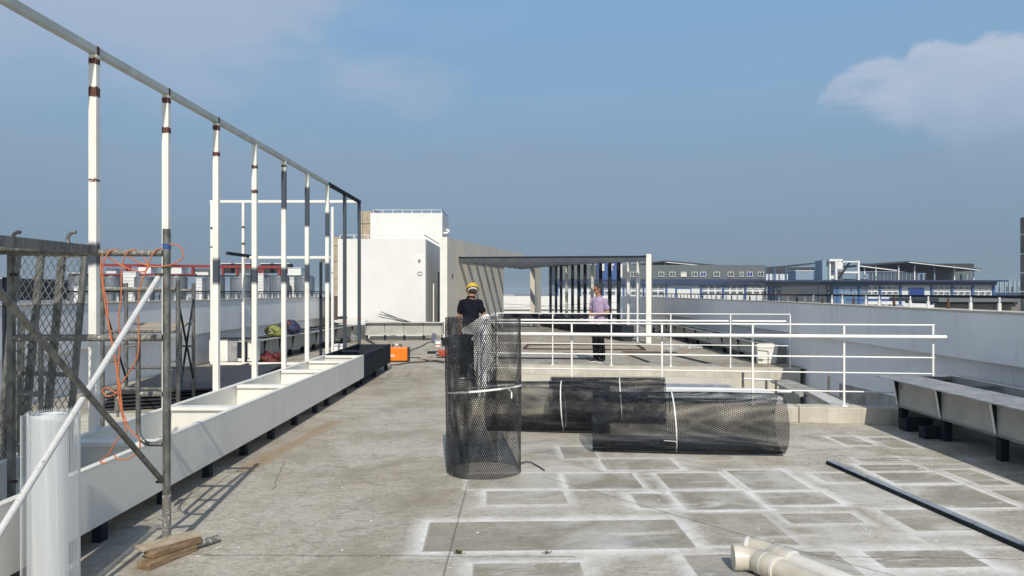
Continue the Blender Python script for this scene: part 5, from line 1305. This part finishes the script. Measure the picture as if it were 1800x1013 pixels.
    if H.get('glasses'):
        g = MB()
        for s_ in (-1, 1):
            g.tube([hp(s_ * .030 + .022 * math.cos(R(a_)), -.092, -.004 + .016 * math.sin(R(a_))) for a_ in range(0, 361, 30)], .0035, 6)
            g.tube([hp(s_ * .052, -.090, 0), hp(s_ * .078, -.02, .002), hp(s_ * .078, .01, 0)], .003, 6)
        me = g.mesh('glasses', BLACK); me.transform(M); o_ = bpy.data.objects.new('glasses', me); C.objects.link(o_); o_.parent = root
    if H.get('pocket'):
        me = MB().box(.066, .082, -.124, -.112, 1.305, 1.315).mesh('pocket_mark', NAVYB); me.transform(M); o_ = bpy.data.objects.new('pocket_mark', me); C.objects.link(o_); o_.parent = root
    return root, M
# standing man in lavender polo
m2 = dict(shoulders=.2, lean=lambda z: .01 if z < 1.1 else .01 - .02 * (z - 1.1), head=(-.01, -.015, 1.655), headrot=Euler((R(10), 0, R(-30))),
          hem=.86, shirt=LAV, glasses=True, pocket=True,
          legs=[((-.070, .01, .90), (-.078, -.01, .49), (-.082, .03, .09), (-.15, -.3, 0)), ((.070, .01, .90), (.078, -.005, .49), (.088, .03, .09), (.2, -.3, 0))],
          arms=[((-.160, .01, 1.395), (-.215, .02, 1.13), (-.09, -.20, 1.07), (.55, -.5, .1), (.3, .3, -.9)),
                ((.160, .01, 1.395), (.245, .03, 1.12), (.05, -.205, 1.09), (-.75, -.3, -.1), (-.1, .35, -.9))])
g0 = G(1052, 636.5)
man, M2 = person('man in a lavender polo shirt and black trousers standing behind the railings holding gloves', R(-40), (g0.x, g0.y, .001), m2)
gl = MB(); c0 = M2 @ Vector((-.02, -.25, 1.03)); c0 = c0 + Vector((g0.x, g0.y, 0))
rnd = random.Random(2)
for i in range(6): gl.ellipsoid(c0 + Vector((rnd.uniform(-.03, .03), rnd.uniform(-.02, .02), rnd.uniform(-.06, .05))), (.035, .025, .045), Euler((rnd.uniform(-.5, .5), rnd.uniform(-.5, .5), 0)), 10, 7)
for i in range(5): gl.capsule([c0 + Vector((-.04 + .02 * i, 0, -.05)), c0 + Vector((-.05 + .024 * i, -.01, -.12))], [.012, .010], 8)
tag(gl.build('work_gloves', GLOVE, None, True), 'crumpled white work gloves held in front of the belly of the man in lavender', 'gloves')
# worker with helmet, back to the camera
m1 = dict(shoulders=.2, lean=lambda z: 0 if z < .95 else -.16 * (z - .95), head=(-.02, -.17, 1.615), headrot=Euler((R(30), 0, R(12))),
          hem=.93, shirt=NAVY, helmet=True,
          legs=[((-.09, .02, .90), (-.11, -.02, .49), (-.11, .04, .09), (-.12, -.3, 0)), ((.09, .02, .90), (.12, -.04, .49), (.13, .02, .09), (.14, -.3, 0))],
          arms=[((-.158, -.08, 1.40), (-.25, -.07, 1.15), (-.36, -.13, 1.02), (-.3, -.4, -.5), (.2, 0, -1)),
                ((.158, -.08, 1.40), (.225, -.10, 1.13), (.225, -.18, .90), (0, -.2, -1), (-.5, -.4, 0))])
Yq = 13.7
person('worker in a black T-shirt and yellow hard hat seen from behind over the upright roll', R(178), ((827 - VX) / F * Yq, Yq, .001), m1)

# ================================================================== NEIGHBOURING ROOF (left)
Yn = 60.0
def N(px, py, Y=Yn): return W(px, py, Y)
m = MB(); a = N(-60, 522); b = N(600, 545); m.box(a.x, b.x, 50, 110, -20, N(0, 530).z)
tag(m.build('neighbour_roof', CITYB), 'flat roof of the next building beyond the left parapet', 'building')
tm = {}
def tank(px, r, top, lab, Y=Yn):
    c = N(px, 0, Y).x; zt = N(0, top, Y).z; zb = N(0, 530).z
    t_ = empty('water_tank', (c, Y, zb), lab, 'tank', 'round grey tanks on the next roof')
    MB().tube([(c, Y, zb), (c, Y, zt - .15), (c, Y, zt)], [r, r, r * .93], 32).build('tank_shell', TANK, t_, smooth=2)
    for z in (zb + .55, zt - .15): MB().tube([(c, Y, z - .03), (c, Y, z + .03)], r * 1.02, 32).build('hoop', TANK, t_, smooth=2)
    MB().tube([(c, Y, zt), (c, Y, zt + .12)], r * .25, 16).build('lid', TANK, t_, smooth=2)
names = ['round grey tank seen behind the leaning mesh plank', 'leftmost round grey tank right of the first white post', 'round grey tank between the hanging orange strands', 'round grey tank just right of the scaffold upright', 'half-hidden round grey tank behind the white cage post', 'round grey tank between the third and fourth white posts', 'round grey tank below the black cooling units', 'rightmost round grey tank next to the tan cladding']
for (px, r), nm in zip(((140, .75), (196, .75), (254, .75), (311, .80), (378, .75), (424, .85), (491, .80), (535, .80)), names): tank(px, r, 486.5, nm)
t_ = empty('red_gantry', (-25, 62, 1), 'long red steel gantry carrying white boxes over the tanks', 'gantry')
z_ = N(0, 467, 62).z
MB().bar((N(170, 0, 62).x, 62, N(0, 466, 62).z), (N(500, 0, 62).x, 62, N(0, 470, 62).z), .3, .22).build('top_beam', REDST, t_)
MB().bar((N(185, 0, 62).x, 62, N(0, 483, 62).z), (N(345, 0, 62).x, 62, N(0, 483, 62).z), .3, .14).build('lower_beam', REDST, t_)
for px in (222, 228, 339, 392, 417, 455, 462, 491, 496): MB().bar((N(px, 0, 62).x, 62, N(0, 468, 62).z), (N(px, 0, 62).x, 62, N(0, 485, 62).z), .18, .18).build('strut', REDST, t_)
MB().bar((N(300, 0, 62).x, 61.6, N(0, 485, 62).z), (N(552, 0, 62).x, 61.6, N(0, 486.5, 62).z), .2, .12).build('pipe_run', DARKP, t_)
def boxthing(name, lab, cat, x0, x1, y0, y1, Y, mt, dep=1.2, grp=None, ribs=0):
    a = N(x0, y0, Y); b = N(x1, y1, Y); t_ = empty(name, ((a.x + b.x) / 2, Y, b.z), lab, cat, grp)
    MB().box(a.x, b.x, Y, Y + dep, b.z, a.z).build('casing', mt, t_)
    MB().box(a.x - .04, b.x + .04, Y - .05, Y + dep, a.z + .002, a.z + .06).build('cap', LOUV, t_)
    if ribs:
        for i in range(ribs):
            z = b.z + (a.z - b.z) * (i + .5) / ribs; MB().box(a.x + .05, b.x - .05, Y - .03, Y - .001, z, z + .05).build('louvre', mt, t_)
    return t_
g_ = 'white equipment boxes on the next roof'
boxthing('equipment_box', 'white box on the gantry left of the scaffold upright', 'box', 243, 265, 468, 481, 61.9, LOUV, grp=g_)
boxthing('equipment_box', 'white box on the gantry right of the scaffold upright', 'box', 299, 319, 468, 483, 61.9, LOUV, grp=g_)
boxthing('equipment_box', 'wide white box hanging under the gantry', 'box', 341, 366, 474, 484, 62.3, LOUV, grp=g_)
boxthing('equipment_box', 'white box near the right end of the gantry', 'box', 506, 529, 472, 484, 62.3, LOUV, grp=g_)
boxthing('equipment_box', 'small pale box in the middle of the gantry', 'box', 413, 439, 470, 482, 62.4, LOUV, grp=g_)
boxthing('equipment_box', 'low twin box at the left end of the gantry', 'box', 187, 204, 473, 481, 62.3, PALEW, grp=g_)
boxthing('louvre_cabinet', 'tall white louvred cabinet left of the orange strands', 'cabinet', 216, 239, 479, 531, 61.2, LOUV, ribs=9, grp='white louvred cabinets between the tanks')
boxthing('louvre_cabinet', 'white cabinet seen through the mesh of the leaning plank', 'cabinet', 130, 147, 505, 531, 58, LOUV, ribs=5, grp='white louvred cabinets between the tanks')
boxthing('louvre_cabinet', 'white louvred cabinet right of the fourth white post', 'cabinet', 447, 463, 482, 531, 61.2, LOUV, ribs=9, grp='white louvred cabinets between the tanks')
boxthing('louvre_cabinet', 'narrow white cabinet beside the white cage post', 'cabinet', 345, 355, 490, 531, 61.2, LOUV, ribs=7, grp='white louvred cabinets between the tanks')
boxthing('louvre_cabinet', 'narrow white cabinet between the two right tanks', 'cabinet', 508, 517, 488, 531, 61.2, LOUV, ribs=7, grp='white louvred cabinets between the tanks')
for i, (x0, x1) in enumerate(((389, 406), (414, 440), (458, 475), (483, 508))):
    boxthing('cooling_unit', ['black-fronted cooling unit left of the third post', 'wide black-fronted cooling unit above the gantry middle', 'black-fronted cooling unit right of the fourth post', 'rightmost black-fronted cooling unit above the gantry'][i], 'cooling unit', x0, x1, 464, 480, 64, BLACK, grp='black cooling units above the red gantry')
t_ = empty('neighbour_rail', (-25, 52, 1), 'thin dark railing along the edge of the next roof', 'railing')
MB().bar((N(120, 0, 52).x, 52, N(0, 517, 52).z), (N(585, 0, 52).x, 52, N(0, 516, 52).z), .05, .05).build('rail_bar', DARKP, t_)
for i in range(24): x = N(120 + i * 20, 0, 52).x; MB().box(x - .03, x + .03, 52, 52.05, N(0, 528, 52).z, N(0, 517, 52).z - .03).build('post', DARKP, t_)
# dark low roofs at far left
for i, (x0, x1, y0, y1, Y, lab) in enumerate(((-60, 36, 490, 540, 70, 'dark low roof shed at the far left edge'), (36, 132, 513, 545, 80, 'dark flat roof edge behind the leaning mesh plank'), (120, 146, 481, 520, 66, 'dark steel water-tower platform beside the first post'))):
    boxthing('roof_shed', lab, 'shed', x0, x1, y0, y1, Y, DROOF, dep=8)
boxthing('roof_light_box', 'small white lantern box on the dark roof at the far left', 'box', 70, 76, 505, 516, 79, LOUV)

# ================================================================== FACTORY BUILDINGS (right distance)
def FB(Y): return lambda px, py: W(px, py, Y)
pane_cache = {}
def window_at(P, wd, h, parent, framem, glassm, depth=.25, mull=2, normal=(0, -1)):
    key = (round(wd, 2), round(h, 2), glassm.name, framem.name, mull, normal)
    if key not in pane_cache:
        fr = MB(); t_w = h * .09
        fr.box(-wd / 2, wd / 2, -depth, 0, 0, t_w).box(-wd / 2, wd / 2, -depth, 0, h - t_w, h)
        for i in range(mull + 1):
            tm_ = t_w if i in (0, mull) else t_w * .7; x = -wd / 2 + (wd - t_w) * i / mull; fr.box(x, x + tm_, -depth + .01, 0, t_w, h - t_w)
        a = fr.mesh('window', framem); b = MB().box(-wd / 2 + .01, wd / 2 - .01, -depth * .45, 0, .02, h - .02).mesh('pane', glassm)
        pane_cache[key] = (a, b)
    a, b = pane_cache[key]
    rz = 0 if normal == (0, -1) else R(-90)
    o = share('window', a, P, parent, (0, 0, rz)); q = bpy.data.objects.new('pane', b); C.objects.link(q); q.parent = o
    return o
# building A (grey upper storey)
YA = 330.0; fa = FB(YA)
t_ = empty('factory_building', (fa(1230, 0).x, YA, -20), 'long factory with a grey upper storey and blue columns right of the canopy', 'building')
def fbox(x0, x1, y0, y1, Y, dep, mt, nm, par, prj=0.0):
    a = W(x0, y0, Y); b = W(x1, y1, Y); return MB().box(a.x, b.x, Y - prj, Y + dep, b.z, a.z).build(nm, mt, par)
fbox(975, 1346, 466, 491, YA, 60, GREYCL, 'upper_storey', t_)
fbox(975, 1350, 491.2, 500.5, YA, 62, BLUEB, 'blue_band', t_, 1.5)
fbox(975, 1346, 501, 700, YA + .6, 60, PALEW, 'wall', t_)
for px in (1131, 1171, 1232, 1270.5, 1309.5, 1351): fbox(px - 1.4, px + 1.6, 500.6, 700, YA + .59, .3, BLUEC, 'column', t_, .8)
for px in (980, 1020, 1060, 1096): fbox(px - 1.4, px + 1.6, 500.6, 700, YA + .59, .3, BLUEC, 'column', t_, .8)
k = YA / F
for i, (px, wpx, gm) in enumerate(((1162, 10, GLASSD), (1181.5, 10, GLASSD), (1201.5, 10, CREAMSH), (1220.5, 10, GLASSD), (1235.5, 10, BLUEGL), (1259.5, 10.5, GLASSD), (1284, 10.5, GLASSD), (1303, 6.5, GLASSD), (1317.5, 10.5, BLUEGL), (1337, 10.5, GLASSD), (1113, 10, GLASSD), (1141, 9, GLASSD))):
    p = W(px, 486.8, YA); window_at((p.x, YA - .01, p.z), wpx * k, 8.6 * k, t_, LOUV, gm, .5)
def bay(x0, x1, Y, rows, par, gl=GLASSD, top_blind=False, n=3):
    for r_, (y0, y1) in enumerate(rows):
        for i in range(n):
            c = x0 + (x1 - x0) * (i + .5) / n; wpx = (x1 - x0) / n * .72
            p = W(c, y1, Y); window_at((p.x, Y + .59, p.z), round(wpx * Y / F, 1), round((y1 - y0) * Y / F, 1), par, PALEW, CREAMSH if (top_blind and r_ == 0) else gl, .5, 3)
rowsA = ((502.8, 508.2), (512, 517.2))
bay(1145, 1169, YA, rowsA, t_, n=2); bay(1233.5, 1269.5, YA, rowsA, t_); bay(1272, 1308, YA, rowsA, t_); bay(1311, 1349.5, YA, rowsA, t_, top_blind=True); bay(1098, 1130, YA, rowsA, t_); bay(1062, 1094, YA, rowsA, t_); bay(1022, 1058, YA, rowsA, t_)
fbox(1187, 1215, 506, 526, YA + .55, .3, BLUEC, 'door_surround', t_, .5); fbox(1189.5, 1212.5, 508.5, 526, YA + .54, .3, CLEANW, 'loading_door', t_, .9)
# sign letters on the blue panel seen through the columns
fbox(1050, 1094, 458, 492, YA - 2, 1.0, BLUEC, 'sign_board', t_)
def letter(parts, nm):
    m = MB()
    for x0, x1, y0, y1 in parts: a = W(x0, y0, YA - 2.6); b = W(x1, y1, YA - 2.6); m.box(a.x, b.x, YA - 2.6, YA - 2.1, b.z, a.z)
    m.build(nm, CLEANW, t_)
letter([(1058.5, 1062.2, 464, 476.5)], 'sign_letter'); letter([(1069.5, 1079, 464, 467), (1072.4, 1076.2, 467, 476.5)], 'sign_letter'); letter([(1090, 1094, 464, 488)], 'sign_letter')
# canopy roofs over A
def canopy(pts, Y, dep, mt, par, th=.6, nm='canopy_roof'):
    m = MB()
    for (x0, y0), (x1, y1) in zip(pts[:-1], pts[1:]):
        a = W(x0, y0, Y); b = W(x1, y1, Y)
        m.hexa([(a.x, Y, a.z - th), (b.x, Y, b.z - th), (b.x, Y + dep, b.z - th), (a.x, Y + dep, a.z - th)], [(a.x, Y, a.z), (b.x, Y, b.z), (b.x, Y + dep, b.z), (a.x, Y + dep, a.z)])
    m.build(nm, mt, par)
canopy([(1075, 470), (1120, 463.5), (1171, 458), (1280, 467.5)], YA + 3, 40, DROOF, t_)
canopy([(1171, 460.5), (1245, 467.5)], YA + 2, 3, LOUV, t_, .3, 'roof_edge')
canopy([(1280, 467.8), (1345, 469.5), (1400, 466), (1444, 460.5)], YA + 3, 40, DROOF, t_)
for px in (1169, 1196, 1213): fbox(px - .4, px + .4, 457, 467, YA + 2.5, .4, GALV, 'roof_post', t_)
# shaded connecting wall
YC = 250.0
t_ = empty('linking_building', (W(1400, 0, 290).x, 290, -20), 'shaded blue-grey factory side between the two pale fronts', 'building')
xA = W(1351, 0, YA).x; xC = W(1465, 0, YC).x
def side(z0, z1, mt, nm, prj=0.0, f0=0, f1=1, dx=0):
    a = Vector((xA, YA)).lerp(Vector((xC, YC)), f0); b = Vector((xA, YA)).lerp(Vector((xC, YC)), f1)
    return MB().prism([(a.x - prj - dx, a.y), (b.x - prj - dx, b.y), (b.x + 12, b.y + .5), (a.x + 12, a.y)], z0, z1).build(nm, mt, t_)
zA = lambda py: W(0, py, YA).z; zC = lambda py: W(0, py, YC).z
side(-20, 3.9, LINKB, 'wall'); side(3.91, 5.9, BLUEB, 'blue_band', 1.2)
for f in (.1, .28, .46, .64, .82):
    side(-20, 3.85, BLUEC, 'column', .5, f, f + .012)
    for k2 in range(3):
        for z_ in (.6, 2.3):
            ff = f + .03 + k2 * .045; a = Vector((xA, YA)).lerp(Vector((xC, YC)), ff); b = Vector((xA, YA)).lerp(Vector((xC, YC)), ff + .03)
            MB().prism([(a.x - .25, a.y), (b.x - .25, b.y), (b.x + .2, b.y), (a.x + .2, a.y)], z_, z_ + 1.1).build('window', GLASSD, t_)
t_ = empty('open_shed', (W(1400, 0, 290).x, 290, 5.9), 'open-sided shed on the roof left of the white stair tower', 'shed')
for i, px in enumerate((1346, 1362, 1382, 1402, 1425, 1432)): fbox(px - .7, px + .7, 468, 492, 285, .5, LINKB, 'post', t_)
for px in (1348, 1355, 1366, 1373, 1377, 1385, 1390): fbox(px - 1.6, px + 1.8, 482, 493, 300, .5, PALEW, 'wall_panel', t_)
fbox(1346, 1452, 470, 481.5, 306, 1, DROOF, 'back_panel', t_)
fbox(1399, 1430, 477, 492, 270, 8, PALEB, 'cabin', t_); fbox(1398, 1431, 475.5, 477, 269.8, 8.4, PALEW, 'cabin_roof', t_); fbox(1438, 1448, 484, 492, 270, 3, GLASSD, 'cabin_door', t_)
# building C
fc = FB(YC)
t_ = empty('factory_building', (fc(1600, 0).x, YC, -20), 'pale factory front with blue columns under a dark open canopy at the right', 'building')
fbox(1466, 1748, 501.5, 700, YC + .6, 50, PALEW, 'wall', t_)
fbox(1352, 1762, 492.7, 495.5, YC, 55, BLUEB, 'roof_edge', t_, 3.0); fbox(1440, 1750, 495.6, 501.4, YC, 55, BLUEB, 'blue_band', t_, .8)
for px in (1470.5, 1509.5, 1546, 1582, 1637, 1672.5, 1708.5, 1745.5): fbox(px - 1.7, px + 1.5, 501.6, 700, YC + .59, .3, BLUEC, 'column', t_, .7)
fbox(1466, 1640, 525.2, 528, YC + .58, .3, BLUEC, 'blue_stripe', t_, .4)
rowsC = ((504.3, 509.4), (513, 518.2), (535, 540))
for x0, x1 in ((1472.5, 1508), (1511.5, 1544.5), (1548, 1580.5), (1639.5, 1671), (1674.5, 1707)): bay(x0, x1, YC, rowsC, t_)
bay(1710.5, 1744, YC, rowsC[:2], t_, top_blind=True)
fbox(1597, 1623.5, 506, 528, YC + .57, .3, BLUEC, 'door_surround', t_, .6); fbox(1600, 1621, 508.5, 524, YC + .56, .3, BLUEGL, 'loading_door', t_, .8)
# canopy of C
t_ = empty('roof_canopy', (fc(1620, 0).x, YC + 5, 5), 'big dark open canopy with white posts on the right factory roof', 'canopy')
canopy([(1505, 466.5), (1545, 462.5), (1598, 458.8)], YC + 4, 40, DROOF, t_); canopy([(1598, 458.8), (1660, 465.5), (1725, 472.5)], YC + 4, 40, DROOF, t_)
canopy([(1598, 460.6), (1660, 467.5), (1724, 474.6)], YC + 3, 1, LOUV, t_, .25, 'roof_edge'); canopy([(1510, 466.8), (1577, 475)], YC + 2, 1, LOUV, t_, .3, 'roof_edge')
fbox(1512, 1712, 463.5, 477, YC + 44, .5, DROOF, 'back_panel', t_)
for px in (1520, 1540, 1580, 1608, 1643, 1678, 1712): fbox(px - .9, px + .9, 467 if px < 1700 else 474, 492.5, YC + 6, .5, PALEB if px % 2 else LOUV, 'post', t_)
for px in (1531, 1538, 1545, 1551, 1558, 1564.5, 1571, 1577.5, 1584, 1590.5, 1597.5, 1604, 1611): fbox(px - 2.4, px + 2.2, 480.5, 492.5, YC + 12, .3, PALEW, 'wall_panel', t_)
fbox(1525, 1618, 478.8, 480.4, YC + 11.5, 1, PALEB, 'panel_rail', t_); fbox(1630, 1708, 476, 492.5, YC + 20, 1, GREYCL, 'wall_panel', t_)
for px in (1620, 1628, 1671, 1690, 1700): fbox(px - 1.5, px + 1.5, 482, 492.5, YC + 13, .3, PALEB, 'wall_panel', t_)
# tower
t_ = empty('stair_tower', (fc(1480, 0).x, YC - 2, 5), 'white open stair tower standing on the factory roof', 'tower')
YT = YC - 4
fbox(1445.5, 1459, 457.5, 492.4, YT + 2, 6, PALEB, 'side_wall', t_); fbox(1458, 1460.5, 456.5, 492.4, YT + 1, 7, LOUV, 'corner_post', t_)
fbox(1458, 1481.5, 455.5, 459.5, YT, 8, CLEANW, 'roof_slab', t_); fbox(1468.5, 1472, 459.6, 492.4, YT, 1, PALEW, 'corner_post', t_)
fbox(1472.2, 1481.5, 459.6, 492.4, YT + 4, 2, LOUV, 'wall', t_); fbox(1460.6, 1468.4, 461, 475, YT + 5, 1, CLEANW, 'wall', t_); fbox(1460.6, 1468.4, 481, 492.4, YT + 5, 1, CLEANW, 'wall', t_); fbox(1460.6, 1468.4, 476, 480, YT + 4, 1, BLUEC, 'floor_edge', t_)
fbox(1481.6, 1508, 459, 461.5, YT, 1, CLEANW, 'top_beam', t_); fbox(1481.6, 1508, 477.5, 480.5, YT, 5, LOUV, 'landing', t_); fbox(1508.1, 1511.3, 458.5, 492.4, YT, 1, PALEW, 'corner_post', t_)
a = W(1474, 490, YT); b = W(1488, 470, YT); MB().bar(a, b, 1, .35).build('stair_flight', DARKP, t_); a = W(1486, 470, YT + 2); b = W(1494, 462, YT + 2); MB().bar(a, b, 1, .3).build('stair_flight', DARKP, t_)
# pale blue building far right
YD = 430
t_ = empty('blue_block', (W(1770, 0, YD).x, YD, -20), 'pale blue ribbed building at the right edge of the horizon', 'building')
fbox(1748, 1796, 494, 515, YD, 20, PALEB, 'wall', t_); fbox(1746, 1796, 514.6, 524, YD - 3, 20, BLUEB, 'lower_band', t_)
for px in (1757, 1766, 1773, 1781, 1788): fbox(px - .5, px + .7, 493.5, 514, YD, 1, CITYA, 'rib', t_, .8)
for px in (1757.5, 1769, 1779.5, 1789.5): fbox(px - 1.6, px + 1.6, 504, 512, YD - .05, 1, GLASSD, 'window', t_, .5)
# near dark tiled block to the right beyond the parapet
t_ = empty('tiled_pillar', (9.9, 14, 0), 'tall dark stone-clad pillar cut by the right edge of the picture', 'pillar')
x0 = W(1793.5, 0, 14).x
for i, (y0_, y1_) in enumerate(((383, 413), (413.6, 447), (447.6, 480), (480.6, 513), (513.6, 560))):
    a = W(0, y0_, 14).z; b = W(0, y1_, 14).z; MB().box(x0, x0 + 1.2, 12.4, 14, b + .012, a).build('stone_panel', DTILE, t_)
MB().box(x0 + .02, x0 + 1.15, 12.42, 13.9, 0, W(0, 384, 14).z).build('backing', JOINT, t_)
t_ = empty('low_tiled_wall', (8.8, 13.5, 0), 'low dark stone-tiled wall beyond the right parapet', 'wall')
for i, (xa_, xb_) in enumerate(((1659, 1704), (1705, 1748), (1749, 1792))):
    a = W(xa_, 535, 13.0); b = W(xb_, 552, 13.0); MB().box(a.x, b.x, 13.0, 13.3, b.z - .3, a.z).build('stone_panel', DTILE, t_)
a = W(1650, 524, 12.8); b = W(1793, 531, 12.8); MB().box(a.x, b.x, 12.8, 14.5, b.z, a.z).build('coping', GREYCL, t_)
a = W(1655, 531, 12.9); b = W(1793, 535, 12.9); MB().box(a.x + .1, b.x, 12.95, 14.3, b.z, a.z).build('recess', BLACK, t_)
t_ = empty('white_roof_panels', (7.7, 15, 1.2), 'low white panel lying on the neighbouring roof beyond the right parapet', 'panel')
a = W(1588, 537, 15); b = W(1658, 541, 15); MB().box(a.x, b.x, 15, 15.4, b.z - .2, a.z).build('panel', CLEANW, t_)

# ================================================================== DISTANT SKYLINE
rnd = random.Random(11); gs = 'low blocks of the hazy far skyline'
for i in range(60):
    Y = rnd.uniform(700, 2400); px = rnd.uniform(-60, 1860); h = rnd.uniform(6, 21) if Y > 1100 else rnd.uniform(5, 16); wd = rnd.uniform(20, 90); x = (px - VX) / F * Y
    o = MB().box(x, x + wd, Y, Y + 30, -20, -20 + h).box(x + wd * .2, x + wd * .35, Y + 5, Y + 12, -20 + h, -20 + h + 3).build('distant_block', rnd.choice((CITYA, CITYB)))
    tag(o, 'low pale block of the hazy far skyline', 'building', gs)

# ================================================================== HAZE
hz = MB().box(-2600, 2600, -300, 2700, -21, 14).build('haze', None)
hm = bpy.data.materials.new('haze_air'); hm.use_nodes = True; t = NT(hm.node_tree); o = t.node('ShaderNodeOutputMaterial'); v = t.node('ShaderNodeVolumePrincipled')
v.inputs['Color'].default_value = (.80, .88, 1, 1); v.inputs['Density'].default_value = .00022; v.inputs['Anisotropy'].default_value = .0; t.l.new(v.outputs[0], o.inputs['Volume'])
hz.data.materials.append(hm); tag(hz, kind='stuff')
